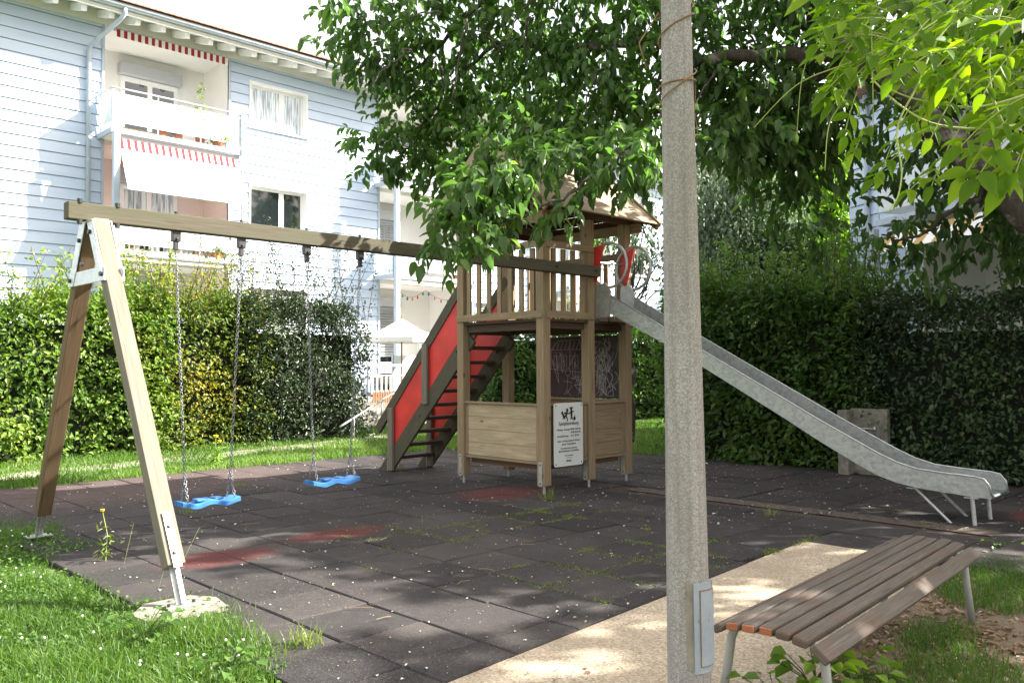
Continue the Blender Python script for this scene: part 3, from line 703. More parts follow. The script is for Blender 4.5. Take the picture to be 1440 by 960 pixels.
# roof: two slopes of boards, gables facing along x, dark red underside
rf = MB(); ym = 7.30; ze, zr = 3.20, 4.08; ye0, ye1 = 6.30, 8.30; rx0, rx1 = 6.72, 8.78
def slope(y0, z0, y1, z1, n):
    L = sqrt((y1-y0)**2+(z1-z0)**2); sd = Vector((0, (y1-y0)/L, (z1-z0)/L)); nn = X_.cross(sd)
    if nn.z < 0: nn = -nn
    return sd, nn, L
roofo = None
for (ya, yb) in ((ye0, ym), (ye1, ym)):
    sd_, nn, L = slope(ya, ze, yb, zr, 6)
    b = MB(); n = 6; bw = L/n
    for i in range(n):
        c = Vector(((rx0+rx1)/2, ya, ze))+sd_*(bw*(i+.5))+nn*(.018+.006)
        b.obox(c, X_, sd_, nn, (rx1-rx0)/2-.022, bw*.54, .010)
        # lapped: tilt each board a little
    o = b.build('roof_slope', M['roofwood'], tw, bevel=.003)
    u_ = MB()
    for i in range(9):
        bw2 = L/9; c = Vector(((rx0+rx1)/2, ya, ze))+sd_*(bw2*(i+.5))-nn*.002
        u_.obox(c, X_, sd_, nn, (rx1-rx0)/2-.024, bw2*.49, .009)
    u_.build('soffit_board', M['reddark'], o)
    for xx in (rx0, rx1):
        v_ = MB(); c = Vector((xx, ya, ze))+sd_*(L/2)+nn*.004
        v_.obox(c, X_, sd_, nn, .017, L/2+.02, .055); v_.build('bargeboard', M['roofwood'], o, bevel=.003)
rc = MB(); rc.beam((rx0, ym, zr+.045), (rx1, ym, zr+.045), .10, .02); rc.build('ridge_board', M['roofwood'], tw)
for xx in (XA, XD):
    tb = MB(); tb.beam((xx+.075, ye0+.10, 3.17), (xx+.075, ye1-.10, 3.17), .035, .12); tbo = tb.build('tie_beam', M['tower'], tw, bevel=.003)
    kp = MB()
    for s2 in (-1, 1): kp.beam((xx+.075, ym+s2*.85, 3.24), (xx+.075, ym+s2*.03, 3.97), .032, .09, up=Y_)
    kp.beam((xx+.115, ym, 3.2), (xx+.115, ym, 4.0), .034, .08, up=Y_); kp.build('rafter', M['legdark'], tbo)
for yy in (YF, YB):
    pu = MB(); pu.beam((XA-.18, yy, 3.265), (XD+.2, yy, 3.265), .05, .09); pu.build('purlin', M['legdark'], tw)
gb = MB()
for i in range(6):      # rear gable closed with dark boards
    z = 3.26+i*.13; hw = (4.05-z)/(.88)*1.0
    if hw > .08: gb.box(XD+.135, XD+.152, ym-hw*.98, ym+hw*.98, z-.06, z+.062)
gb.build('gable_board', M['reddark'], tw)
# stairs
st = thing_root = tw
SX0, SX1 = XA+.05, XA+.05+.69
for xx in (SX0, SX1):
    up = lambda y: 1.742-1.025*(y-8.127)
    s_ = MB(); y0, y1 = 7.95, 9.80
    pr = [(xx-.02, 8.02, up(8.02)), (xx-.02, 8.02, up(8.02)-.30), (xx-.02, 9.56, 0.0), (xx-.02, 9.83, 0.0)]
    d = Vector((0, 1, -1.025)).normalized(); nn = Vector((0, 1.025, 1)).normalized()
    p0 = Vector((xx, 7.98, up(7.98)))-nn*.11; p1 = Vector((xx, 9.83, up(9.83)+.02))-nn*.11+d*.05
    s_.beam(p0, p1, .042, .215, up=nn); so_ = s_.build('stringer', M['beam'], tw, bevel=.005)
    for (y, z) in ((8.16, 1.63), (8.79, .99), (9.50, .27)): MB().tube([(xx-.034, y, z), (xx-.020, y, z)], .013, 8).build('bolt', M['bolt'], so_)
    # banister: red board, top rail, short posts
    rp = MB(); e = .0
    rp.sheet([(xx-.006, 8.05, 1.845), (xx-.006, 9.54, .305), (xx-.006, 9.54, .90), (xx-.006, 8.05, 2.42)], X_, .014)
    rpo = rp.build('red_side_panel', M['red'], tw)
    t_ = MB(); dd = Vector((0, 9.913-8.0, .615-2.63)).normalized(); n2_ = X_.cross(dd); n2_ = n2_ if n2_.z > 0 else -n2_
    t_.beam(Vector((xx, 8.0, 2.63))-n2_*.065, Vector((xx, 9.93, .60))-n2_*.065, .045, .13, up=n2_); t_.build('handrail', M['beam'], tw, bevel=.005)
    for (y, za, zb) in ((9.53, .02, .88), (8.775, .95, 1.74)):
        q = MB(); q.box(xx-.062, xx-.022, y-.055, y+.055, za, zb); q.build('stair_post', M['legwood'], tw, bevel=.005)
    fb = MB(); fb.box(xx-.03, xx+.03, 9.62, 9.63, 0, .14); fb.tube([(xx, 9.66, -.03), (xx, 9.66, .08)], .012, 8); fb.build('post_foot', M['galv'], so_)
for i in range(10):
    z = .19+i*.186; y = 8.127+(1.742-z)/1.025-.10
    t_ = MB(); t_.box(SX0+.022, SX1-.022, y-.095, y+.095, z-.022, z+.022); t_.build('tread', M['treadwood'], tw, bevel=.004)
# red cheeks and rings at the slide head
for (xx, yy) in ((XC+.066, YF), (XD-.066, YF)):
    c = MB(); c.sheet([(xx-.006, 6.62, 2.46), (xx-.006, 6.53, 2.44), (xx-.006, 6.40, 2.90), (xx-.006, 6.60, 2.86)], X_, .012); c.build('red_cheek', M['red'], tw)
# slide
sl = None
prof = [(6.60, 2.30, 2.12), (6.46, 2.33, 2.10), (5.62, 1.853, 1.675), (4.95, 1.475, 1.29), (4.29, 1.105, .905), (3.9, .885, .67), (3.535, .69, .465), (3.35, .592, .375), (3.19, .52, .325), (3.015, .470, .292), (2.8, .45, .272), (2.53, .434, .25), (2.46, .420, .248), (2.415, .36, .246), (2.40, .28, .246)]
def sx(y): return 7.915+(6.46-y)*.097
SLW = .47
bed = MB(); lastz = None
slide = None
for i, ((y0, t0, b0), (y1, t1, b1)) in enumerate(zip(prof[1:], prof[2:])):
    z0 = b0+.028; z1 = b1+.028; xa0, xa1 = sx(y0)+.004, sx(y1)+.004
    bed.face([(xa0, y0, z0), (xa1, y1, z1), (xa1+SLW-.008, y1, z1), (xa0+SLW-.008, y0, z0)])
    bed.face([(xa0, y0, z0-.012), (xa0+SLW-.008, y0, z0-.012), (xa1+SLW-.008, y1, z1-.012), (xa1, y1, z1-.012)])
yL, bL = prof[-1][0], prof[-1][2]
bed.tube([(sx(yL)+.01, yL-.005, bL+.02), (sx(yL)+SLW-.01, yL-.005, bL+.02)], .016, 10)
bo = bed.build('slide_bed', M['steelworn'], tw)
for s2 in (0, 1):
    pm = MB()
    for i, ((y0, t0, b0), (y1, t1, b1)) in enumerate(zip(prof[1:], prof[2:])):
        xa0, xa1 = sx(y0)+s2*SLW, sx(y1)+s2*SLW
        q0, q1 = Vector((xa0, y0, 0)), Vector((xa1, y1, 0)); e = Vector((.0045 if s2 == 0 else -.0045, 0, 0)); e = e if s2 else e
        for off in (0, 1):
            ex = e*off
            pts = [q0+ex+Z_*b0, q1+ex+Z_*b1, q1+ex+Z_*t1, q0+ex+Z_*t0]
            pm.face(pts if off == 0 else list(reversed(pts)))
    po = pm.build('side_panel', M['galvside'], tw)
    rl = MB(); rl.tube([(sx(y)+s2*SLW, y, t) for (y, t, b) in prof[1:]], .0085, 8); rl.build('rolled_edge', M['galv'], po, smooth=True)
    sk = MB()   # head plate
    xx = sx(6.5)+s2*SLW
    sk.sheet([(xx-.004, 6.60, 2.02), (xx-.004, 6.40, 2.03), (xx-.004, 6.36, 2.33), (xx-.004, 6.44, 2.44), (xx-.004, 6.58, 2.42)], X_, .010); sk.build('head_plate', M['galv'], tw)
    rg = MB(); cx = xx+.02*(1 if s2 else 1); th0 = R(-100)
    rg.tube([(cx, 6.40+.265*cos(a), 2.645+.265*sin(a)) for a in np.linspace(0, 2*pi, 33)[:-1]], .0175, 10, closed=True)
    rg.tube([(cx, 6.56, 2.27), (cx, 6.47, 2.39)], .014, 8); rg.build('grip_ring', M['galv'], tw, smooth=True)
    lg = MB(); xf = sx(2.55)+s2*(SLW-.03)+.015
    lg.tube([(xf, 2.56, .25), (xf, 2.54, -.03)], .019, 10); lg.tube([(xf, 3.06, .29), (xf, 2.72, -.03)], .014, 10)
    lg.box(xf-.03, xf+.03, 2.50, 2.62, .238, .247); lg.box(xf-.03, xf+.03, 3.02, 3.12, .276, .284)
    lg.build('slide_leg', M['galv'], tw)
gr = MB(); gr.tube([(sx(6.4)+.02, 6.56, 2.69), (sx(6.4)+SLW, 6.56, 2.71)], .015, 8); gr.tube([(sx(6.4)+.05, 6.6, 2.02), (sx(6.4)+.05, 6.56, 2.69)], .009, 8); gr.tube([(sx(6.4)+.36, 6.6, 2.02), (sx(6.4)+.36, 6.56, 2.70)], .009, 8); gr.build('cross_bar', M['galv'], tw)

# sign
sg = thing('rules_sign', 'white playground rules sign screwed to the tower front post', 'sign', (7.32, 6.53, .65))
pts = []; x0, x1, z0, z1, r_ = 7.075, 7.575, .295, 1.02, .03
for (cx, cz, a0) in ((x1-r_, z1-r_, 0), (x0+r_, z1-r_, 90), (x0+r_, z0+r_, 180), (x1-r_, z0+r_, 270)):
    for t in range(5): a = R(a0+t*22.5); pts.append((cx+r_*cos(a), 6.528, cz+r_*sin(a)))
MB().sheet(pts, Y_, .006).build('sign_plate', M['signwhite'], sg)
def text(body, x, z, size, align='LEFT', name='lettering', parent=sg, mat=None, y=6.5255, rot=(pi/2, 0, 0), sx_=1.0):
    cu = bpy.data.curves.new(name, 'FONT'); cu.body = body; cu.size = size; cu.align_x = align; cu.extrude = .0006
    o = bpy.data.objects.new(name, cu); COL.objects.link(o); o.rotation_euler = rot; o.location = (x, y, z); o.scale = (sx_, 1, 1)
    cu.materials.append(mat or M['black']); cu.offset = 0.0
    bpy.context.view_layer.update()
    me = bpy.data.meshes.new_from_object(o.evaluated_get(bpy.context.evaluated_depsgraph_get())); me.transform(o.matrix_world)
    bpy.data.objects.remove(o); o = bpy.data.objects.new(name, me); COL.objects.link(o)
    if not me.materials: me.materials.append(mat or M['black'])
    if parent is not None: o.parent = parent; o.matrix_parent_inverse = world(parent).inverted()
    return o
cx = (x0+x1)/2
text('Spielplatzordnung', cx, .765, .060, 'CENTER', sx_=.80)
text('Montag - Samstag:', x0+.05, .705, .030); text('08.00-12.00 Uhr', x0+.28, .705, .030, sx_=.9)
text('14.00-20.00 Uhr', x0+.28, .670, .030, sx_=.9)
text('Sonntag/Feiertage:', x0+.05, .632, .028, sx_=.95); text('10.-17.30 Uhr', x0+.28, .632, .030, sx_=.9)
text('Spiel- und Sportplatz für Kinder', cx, .575, .030, 'CENTER'); text('ganzer Tag Spielzeit', cx, .540, .030, 'CENTER')
text('Die Ruhezeiten sind von', cx, .492, .029, 'CENTER'); text('allen Benützern einzuhalten', cx, .460, .032, 'CENTER')
text('Die Verwaltung', cx, .410, .022, 'CENTER'); text('BERNL', cx, .345, .032, 'CENTER')
pg = MB(); PY = 6.5265
def disc(x, z, rx, rz, n=14): pg.face([(x+rx*cos(2*pi*t/n), PY, z+rz*sin(2*pi*t/n)) for t in range(n)])
def bar(x0_, z0_, x1_, z1_, w_): 
    d = Vector((x1_-x0_, 0, z1_-z0_)); n_ = Vector((-d.z, 0, d.x)).normalized()*w_/2; a = Vector((x0_, PY, z0_)); b = Vector((x1_, PY, z1_)); pg.face([a-n_, b-n_, b+n_, a+n_])
# two running children and a third with a hat, a ball
disc(7.215, .905, .018, .022); bar(7.225, .885, 7.25, .855, .032); bar(7.24, .86, 7.265, .835, .018); bar(7.24, .86, 7.225, .835, .016); bar(7.23, .885, 7.26, .90, .012)
disc(7.30, .935, .020, .022); bar(7.295, .915, 7.275, .865, .034); bar(7.275, .868, 7.305, .835, .018); bar(7.305, .835, 7.30, .805, .016); bar(7.275, .87, 7.235, .85, .018); bar(7.29, .905, 7.335, .89, .014); bar(7.285, .91, 7.245, .90, .014)
disc(7.37, .950, .019, .022); bar(7.335, .962, 7.405, .962, .010); bar(7.37, .93, 7.375, .87, .036); bar(7.37, .87, 7.362, .825, .016); bar(7.378, .87, 7.39, .825, .016); bar(7.37, .915, 7.33, .895, .014); bar(7.37, .918, 7.415, .915, .014)
disc(7.425, .835, .022, .022); bar(7.415, .85, 7.44, .875, .008)
for a in range(4): bar(7.29+.022*a, .385+.012*(a % 2), 7.312+.022*a, .385+.012*((a+1) % 2), .005)
pg.build('pictogram', M['black'], sg)
for x in (x0+.03, x1-.03):
    for z in (z0+.03, z1-.03): MB().tube([(x, 6.524, z), (x, 6.529, z)], .008, 8).build('screw', M['bolt'], sg)

# ------------------------------------------------------------------ lamp post
lp = thing('lamp_post', 'tall grey exposed aggregate concrete lamp post in the foreground', 'lamp post', (2.71, 1.83, 0))
def pc(z): return Vector((2.712-(z-.3)*.0067, 1.822+(z-.3)*.0065, z))
zz = [-.1, .0, .3, .6, 1, 1.5, 2, 2.5, 3, 3.5, 4.5, 5.5]; ro = lambda z: .0812-.0104*(z-.3)*.93
MB().tube([pc(z) for z in zz], [ro(z) for z in zz], 48).build('shaft', M['aggregate'], lp, smooth=True)
# access door facing right-front of the shaft
def cyl_patch(mb, z0, z1, a0, a1, rad, th, n=8):
    for i in range(n):
        b0 = a0+(a1-a0)*i/n; b1 = a0+(a1-a0)*(i+1)/n
        def Q(a, z, rr): c = pc(z); return (c.x+rr*cos(a), c.y+rr*sin(a), z)
        P = [Q(b0, z0, rad), Q(b1, z0, rad), Q(b1, z1, rad), Q(b0, z1, rad)]
        mb.face(P)
        I = [Q(b0, z0, rad-th), Q(b1, z0, rad-th), Q(b1, z1, rad-th), Q(b0, z1, rad-th)]
        mb.face([P[1], P[0], I[0], I[1]]); mb.face([P[3], P[2], I[2], I[3]])
        if i == 0: mb.face([P[0], P[3], I[3], I[0]])
        if i == n-1: mb.face([P[2], P[1], I[1], I[2]])
toc = atan2(-1.822, -2.712)   # direction back to the camera
a0, a1 = toc+R(2), toc+R(84)
d0 = MB(); cyl_patch(d0, .318, .655, toc+R(-6), toc+R(24), ro(.5)+.0015, .01); d0.build('mortar_patch', M['concrete'], lp)
d1 = MB(); cyl_patch(d1, .325, .650, toc+R(14), toc+R(92), ro(.5)+.010, .018, 12); dr = d1.build('access_door', M['door_paint'], lp)
d2 = MB(); cyl_patch(d2, .352, .622, toc+R(30), toc+R(82), ro(.5)+.0145, .006, 12); d2.build('door_leaf', M['door_paint'], dr)
d3 = MB()
for (b0, b1, c0, c1) in ((.348, .352, 29, 83), (.622, .626, 29, 83)): cyl_patch(d3, b0, b1, toc+R(c0), toc+R(c1), ro(.5)+.0130, .006, 10)
cyl_patch(d3, .348, .626, toc+R(28.2), toc+R(29.8), ro(.5)+.0130, .006, 2); d3.build('rusty_joint', M['vinestem'], dr)
hdp = MB(); hdp.tube([pc(5.5), pc(5.5)+Vector((.3, .3, .25)), pc(5.5)+Vector((.9, .9, .35))], .035, 12); hdp.tube([pc(5.5)+Vector((.8, .8, .33)), pc(5.5)+Vector((1.2, 1.2, .36))], [.08, .11], 12); hdp.build('lamp_arm', M['galv'], lp)

# ------------------------------------------------------------------ bench
bo_ = Vector((3.085, 1.955, 0)); bu = Vector((2.33, .165, 0)).normalized(); bv = Vector((bu.y, -bu.x, 0))   # bu length, bv towards front
BL = 2.34
bn = thing('park_bench', 'backless wooden slat bench on grey tube legs beside the sandy path', 'bench', (4.2, 1.75, 0))
slats = [(.015, .372, 28, .040), (.085, .395, 8, .058), (.155, .400, 3, .058), (.225, .400, 0, .058), (.295, .398, -3, .058), (.366, .388, -9, .060), (.445, .352, -38, .078)]
for i, (vv, z, tilt, wd) in enumerate(slats):
    e0, e1 = (random.uniform(-.012, .012), random.uniform(-.02, .02))
    a = bo_+bv*vv+bu*(e0)+Z_*(z-.018); b = bo_+bv*vv+bu*(BL+e1)+Z_*(z-.018)
    up = (Z_*cos(R(tilt))-bv*sin(R(tilt)))
    s_ = MB(); s_.beam(a+bu*.004, b, wd, .036, up=up); so2 = s_.build('slat', M['benchwood'], bn, bevel=.009)
    if i in (1, 2, 3):
        s_ = MB(); s_.beam(a-bu*.0015, a+bu*.012, wd-.008, .029, up=up); s_.build('slat_end', M['benchfresh'], so2, bevel=.004)
for uu in (.11, BL-.13):
    c = bo_+bu*uu; fr = MB()
    pts = [c+bv*(-.005)+Z_*.0-bv*.03, c+bv*.01+Z_*.18, c+bv*.028+Z_*.30, c+bv*.05+Z_*.345, c+bv*.10+Z_*.356, c+bv*.25+Z_*.358, c+bv*.36+Z_*.350, c+bv*.405+Z_*.33, c+bv*.425+Z_*.29, c+bv*.435+Z_*.18, c+bv*.46+Z_*0-Z_*.04]
    pts[0].z = -.04
    fr.tube(pts, .019, 14); fr.build('leg_frame', M['benchmetal'], bn, smooth=True)

# ------------------------------------------------------------------ water tap stone
wp = thing('drinking_fountain', 'low concrete slab standpipe with a steel tap before the dark hedge', 'drinking fountain', (11.1, 4.85, 0))
o = MB().box(10.95, 11.12, 4.86, 5.0, -.05, .84).build('side_slab', M['concrete'], wp, bevel=.008)
o = MB().box(11.125, 11.22, 4.42, 4.9, -.05, .86).build('main_slab', M['concrete'], wp, bevel=.008)
t_ = MB(); t_.tube([(11.12, 4.66, .60), (10.98, 4.66, .60), (10.96, 4.66, .58), (10.96, 4.66, .46)], .013, 8); t_.tube([(11.0, 4.78, .61), (11.0, 4.54, .61)], .011, 8); t_.tube([(11.0, 4.53, .58), (11.0, 4.53, .64)], .02, 8); t_.build('tap', M['galv'], wp, smooth=True)

# ================================================================== APARTMENT HOUSE
class Frame:            # local frame for a facade: u along it, v outwards, z up
    def __init__(s, o, u):
        s.o = Vector(o); s.u = Vector(u).normalized(); s.v = s.u.cross(Z_).normalized()
    def p(s, u, v, z): return s.o+s.u*u+s.v*v+Z_*z
    def box(s, mb, u0, u1, v0, v1, z0, z1, mi=0):
        mb.obox(s.p((u0+u1)/2, (v0+v1)/2, (z0+z1)/2), s.u, s.v, Z_, abs(u1-u0)/2, abs(v1-v0)/2, abs(z1-z0)/2, mi)
def clap(fr, mb, u0, u1, z0, z1, ph=.275, base=0.0):
    """lapped boards whose lower edge stands off the wall"""
    k0 = int(math.floor((z0-base)/ph)); z = base+k0*ph
    while z < z1-.001:
        a = max(z, z0); b = min(z+ph, z1)
        if b-a > .01:
            fa = (a-z)/ph; 
            oa = .026*(1-fa)+.006; ob = .026*(1-(b-z)/ph)+.006
            g = .012 if a == z else 0
            P = [fr.p(u0, oa, a+g), fr.p(u1, oa, a+g), fr.p(u1, ob, b), fr.p(u0, ob, b)]
            mb.face(P)
            mb.face([fr.p(u1, oa, a+g), fr.p(u0, oa, a+g), fr.p(u0, -.02, a+g), fr.p(u1, -.02, a+g)])
            mb.face([fr.p(u0, oa, a+g), fr.p(u0, ob, b), fr.p(u0, -.02, b), fr.p(u0, -.02, a+g)])
            mb.face([fr.p(u1, ob, b), fr.p(u1, oa, a+g), fr.p(u1, -.02, a+g), fr.p(u1, -.02, b)])
        z += ph
def window(fr, parent, u0, u1, z0, z1, split=.60, curtain=False, shutter=0.0):
    f = MB(); d = -.16
    fr.box(f, u0-.05, u0, -.18, .045, z0-.05, z1+.05); fr.box(f, u1, u1+.05, -.18, .045, z0-.05, z1+.05)
    fr.box(f, u0, u1, -.18, .045, z1, z1+.05); fr.box(f, u0-.09, u1+.09, -.18, .085, z0-.055, z0-.004)
    w = f.build('window', M['steelblue'] if False else M['white'], parent)
    s = MB(); t = .075; us = u0+(u1-u0)*split
    for (a, b) in ((u0+.002, us-.002), (us+.002, u1-.002)):
        fr.box(s, a, a+t, d-.05, d, z0+.002, z1-.002); fr.box(s, b-t, b, d-.05, d, z0+.002, z1-.002)
        fr.box(s, a+t, b-t, d-.05, d, z0+.002, z0+t); fr.box(s, a+t, b-t, d-.05, d, z1-t, z1-.002)
    s.build('sash', M['white'], w)
    g = MB()
    for (a, b) in ((u0+t, us-t), (us+t, u1-t)): fr.box(g, a+.002, b-.002, d-.035, d-.02, z0+t+.002, z1-t-.002)
    g.build('pane', M['curtain'] if curtain else M['glass'], w)
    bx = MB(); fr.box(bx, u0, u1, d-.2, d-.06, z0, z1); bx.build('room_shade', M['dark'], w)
    if shutter:
        sh = MB(); z = z1-.01; n = int((z1-z0)*shutter/.07)
        for i in range(n):
            c = fr.p((u0+u1)/2, -.08, z-.035-i*.07); n_ = (fr.v*.75+Z_*.66).normalized(); sh.obox(c, fr.u, fr.u.cross(n_), n_, (u1-u0)/2-.03, .032, .003)
        sh.build('slat_blind', M['greyblind'], w)
    return w
FZ = [1.35, 4.30, 7.22]           # balcony floor levels
def loggia(fr, parent, u0, u1, kinds, detail=True):
    """three recessed balconies one above the other; returns nothing"""
    dp = 1.5
    for fl, zf in enumerate(FZ[:len(kinds)]):
        zc = FZ[fl+1]-.22 if fl < 2 else 9.92
        w = MB(); th = .02
        mk = M['pinklitwall'] if kinds[fl] == 'pink' else M['plaster']
        fr.box(w, u0+.001, u1-.001, -dp-.05, -dp, zf, zc); fr.box(w, u0-.05, u0, -dp, .03, zf, zc); fr.box(w, u1, u1+.05, -dp, .03, zf, zc)
        fr.box(w, u0, u1, -dp, -.002, zc, zc+.1); fr.box(w, u0, u1, -dp, .0, zf-.12, zf)
        w.build('loggia_wall', mk, parent)
        if not detail: continue
        # door and blind box at the back
        um = u0+(u1-u0)*.52 if kinds[fl] != 'right' else u0+1.0
        d = MB(); a, b = um-.78, um+.78
        fr.box(d, a, b, -dp, -dp+.05, zf, zf+2.10); do = d.build('balcony_door', M['white'], parent)
        g = MB(); fr.box(g, a+.12, um-.07, -dp+.04, -dp+.058, zf+.25, zf+1.95); fr.box(g, um+.07, b-.12, -dp+.04, -dp+.058, zf+.25, zf+1.95); g.build('pane', M['curtain'] if fl == 1 else M['glass'], do)
        bb = MB(); fr.box(bb, a-.06, b+.06, -dp, -dp+.22, zf+2.12, zf+2.42); bb.build('blind_box', M['greyblind'], do)
        if kinds[fl] in ('blind', 'right'):
            sh = MB()
            for i in range(20):
                c = fr.p(um, -dp+.10, zf+2.08-i*.085); n_ = (fr.v*.8+Z_*.6).normalized(); sh.obox(c, fr.u, fr.u.cross(n_), n_, .72, .040, .003)
            sh.build('slat_blind', M['greyblind'], do)
def balcony(fr, parent, u0, u1, zf, bot=True):
    dpt = 1.0; z = zf
    b = MB(); fr.box(b, u0, u1, 0.0, dpt-.06, z-.10, z); bo = b.build('balcony', M['plaster'], parent)
    e = MB(); fr.box(e, u0-.02, u1+.02, dpt-.055, dpt, z-.13, z-.01); fr.box(e, u0-.02, u0+.03, .0, dpt-.057, z-.13, z-.01); fr.box(e, u1-.03, u1+.02, .0, dpt-.057, z-.13, z-.01); e.build('edge_beam', M['steelblue'], bo)
    p = MB(); n = 3
    for i in range(n):
        a = u0+.05+(u1-u0-.07)*i/n; c = u0+.03+(u1-u0-.07)*(i+1)/n-.03; fr.box(p, a, c, dpt-.03, dpt-.018, z+.13, z+.84)
    fr.box(p, u0, u0+.012, .06, dpt-.05, z+.13, z+.84); fr.box(p, u1-.012, u1, .06, dpt-.05, z+.13, z+.84)
    p.build('panel', M['panel'], bo)
    h = MB()
    h.tube([fr.p(u0, .03, z+.96), fr.p(u0, dpt-.03, z+.96), fr.p(u1, dpt-.03, z+.96), fr.p(u1, .03, z+.96)], .022, 8)
    h.build('handrail', M['gutter'], bo)
    for i in range(n+1):
        s = MB(); a = u0+.03+(u1-u0-.07)*i/n; fr.box(s, a-.02, a+.005, dpt-.052, dpt-.032, z-.01, z+.95); s.build('railing_post', M['gutter'], bo)
    for (a, b) in ((u0, u0+.025), (u1-.025, u1)):
        s = MB(); fr.box(s, a, b, .05, .08, z, z+.95); s.build('railing_post', M['gutter'], bo)
    return bo
house = thing('apartment_building', 'long three storey house with pale blue clapboards, balconies and tiled roof', 'building', (10, 26, 0))
fr = Frame((0, 22.0, 0), (1, 0, 0))
# u axis = +x, v = outwards = -y ?
if fr.v.y > 0: fr.v = -fr.v
sd = MB(); TOPZ = 9.98
def seg_with_windows(u0, u1, wins):
    cur = u0
    for (a, b, rows) in wins:
        clap(fr, sd, cur, a-.05, .4, TOPZ); zc = .4
        for (z0, z1) in rows: clap(fr, sd, a-.05, b+.05, zc, z0-.055); zc = z1+.05
        clap(fr, sd, a-.05, b+.05, zc, TOPZ); cur = b+.05
    clap(fr, sd, cur, u1, .4, TOPZ)
rows = [(2.40, 3.66), (5.28, 6.56), (8.22, 9.46)]
seg_with_windows(-8, 7.38, [(-1.5, .3, rows)])
seg_with_windows(10.72, 15.70, [(11.34, 13.10, rows)])
seg_with_windows(19.02, 24.0, [(19.7, 21.5, rows)])
seg_with_windows(27.3, 33.5, [(28.1, 29.9, rows)])
sd.build('siding', M['siding'], house)
bk = MB(); 
for (a, b) in ((-8, 7.36), (10.74, 15.68), (19.04, 23.98), (27.32, 33.5)):
    bk.box(a, b, 22.235, 22.5, -.1, 9.99); 
bk.box(-8, 33.5, 23.6, 31, -.1, 9.99)
for (a, b) in ((-8, 7.36), (10.74, 15.68), (19.04, 23.98), (27.32, 33.5)):
    wn = {-8: (-1.5, .3), 10.74: (11.34, 13.10), 19.04: (19.7, 21.5), 27.32: (28.1, 29.9)}[a]
    bk.box(a, wn[0]-.001, 22.03, 22.23, -.1, 9.98); bk.box(wn[1]+.001, b, 22.03, 22.23, -.1, 9.98)
bk.build('core_wall', M['greyblind'], house)
pk = MB(); pk.box(-8, 33.5, 21.95, 22.3, -.1, .38); pk.build('plinth', M['concrete'], house)
for x in (7.38, 10.70, 15.70, 19.0, 24.0, 27.28): MB().box(x-.03, x+.03, 21.945, 22.02, .4, 9.98).build('corner_trim', M['steelblue'], house)
for (a, b) in ((11.34, 13.10), (19.7, 21.5), (28.1, 29.9), (-1.5, .3)):
    for i, (z0, z1) in enumerate(rows): window(fr, house, a, b, z0, z1, .60, curtain=(i == 2), shutter=1.0 if i == 0 else 0)
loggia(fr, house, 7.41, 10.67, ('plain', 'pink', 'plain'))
loggia(fr, house, 15.73, 18.97, ('right', 'right', 'blind'))
loggia(fr, house, 24.03, 27.25, ('plain', 'plain', 'plain'))
for (a, b) in ((7.27, 10.60), (15.56, 18.9), (23.86, 27.2)):
    for zf in FZ[1:]: balcony(fr, house, a, b, zf)
    pm = MB(); pm.box(a+.0, a+.15, 20.865, 20.995, -.1, 7.10); pm.build('balcony_column', M['steelblue'], house, bevel=.01)
    pm = MB(); pm.tube([(b-.02, 20.99, 1.2), (b-.02, 20.99, 8.18)], .026, 8); pm.build('balcony_column', M['gutter'], house)
    pm = MB(); pm.box(a, b, 21.0, 22.0, .9, 1.1); pm.build('terrace_slab', M['concrete'], house)
# eaves: rafters, boards, fascia, gutter, roof
rfm = MB()
for i in range(66):
    x = -7.6+i*.62; rfm.beam((x, 22.2, 10.30), (x, 21.10, 9.95), .12, .17)
rfm.build('rafter', M['white'], house)
ev = MB(); ev.beam((12.75, 22.4, 10.48), (12.75, 20.98, 10.04), 41.5, .03, up=(0, .3, 1)); ev.build('eaves_board', M['cream'], house)
fa = MB(); fa.box(-8, 33.5, 21.0, 21.03, 9.99, 10.16); fa.build('fascia', M['white'], house)
wtop = MB(); wtop.box(-8, 33.5, 21.97, 22.02, 9.985, 10.33); wtop.build('frieze', M['plaster'], house)
gt = MB(); gt.tube([(-8.2, 20.93, 10.17), (33.7, 20.93, 10.17)], .075, 12); gt.build('gutter', M['gutter'], house, smooth=True)
ro_ = MB(); L = 7.6; a18 = R(19)
P0 = Vector((-8.4, 20.95, 10.23)); P1 = P0+Vector((0, L*cos(a18), L*sin(a18)))
ro_.sheet([P0, P0+X_*42.3, P1+X_*42.3, P1], (0, -.3, .95), .05)
Q0 = Vector((-8.4, P1.y*2-20.95, 10.23)); ro_.sheet([P1, P1+X_*42.3, Q0+X_*42.3, Q0], (0, .3, .95), .05)
rr = MB()   # rows of tile noses as ridges
for i in range(22):
    c = P0+Vector((0, cos(a18), sin(a18)))*(i*.345+.02)+Vector((21.15, 0, .06)); rr.obox(c, X_, Vector((0, cos(a18-R(5)), sin(a18-R(5)))), Vector((0, -sin(a18-R(5)), cos(a18-R(5)))), 21.15, .18, .014)
rooff = ro_.build('roof', M['tiles'], house); rr.build('tile_course', M['tiles'], rooff)
sn = MB(); sn.tube([(-8, 21.5, 10.66), (33, 21.5, 10.66)], .018, 6)
for i in range(42): sn.tube([(-8+i, 21.5, 10.66), (-8+i, 21.55, 10.44)], .012, 5)
for i in range(46): sn.beam((-8+i*.9, 20.85, 10.2), (-8+i*.9, 21.0, 10.27), .02, .006)
sn.build('snow_guard', M['gutter'], rooff)
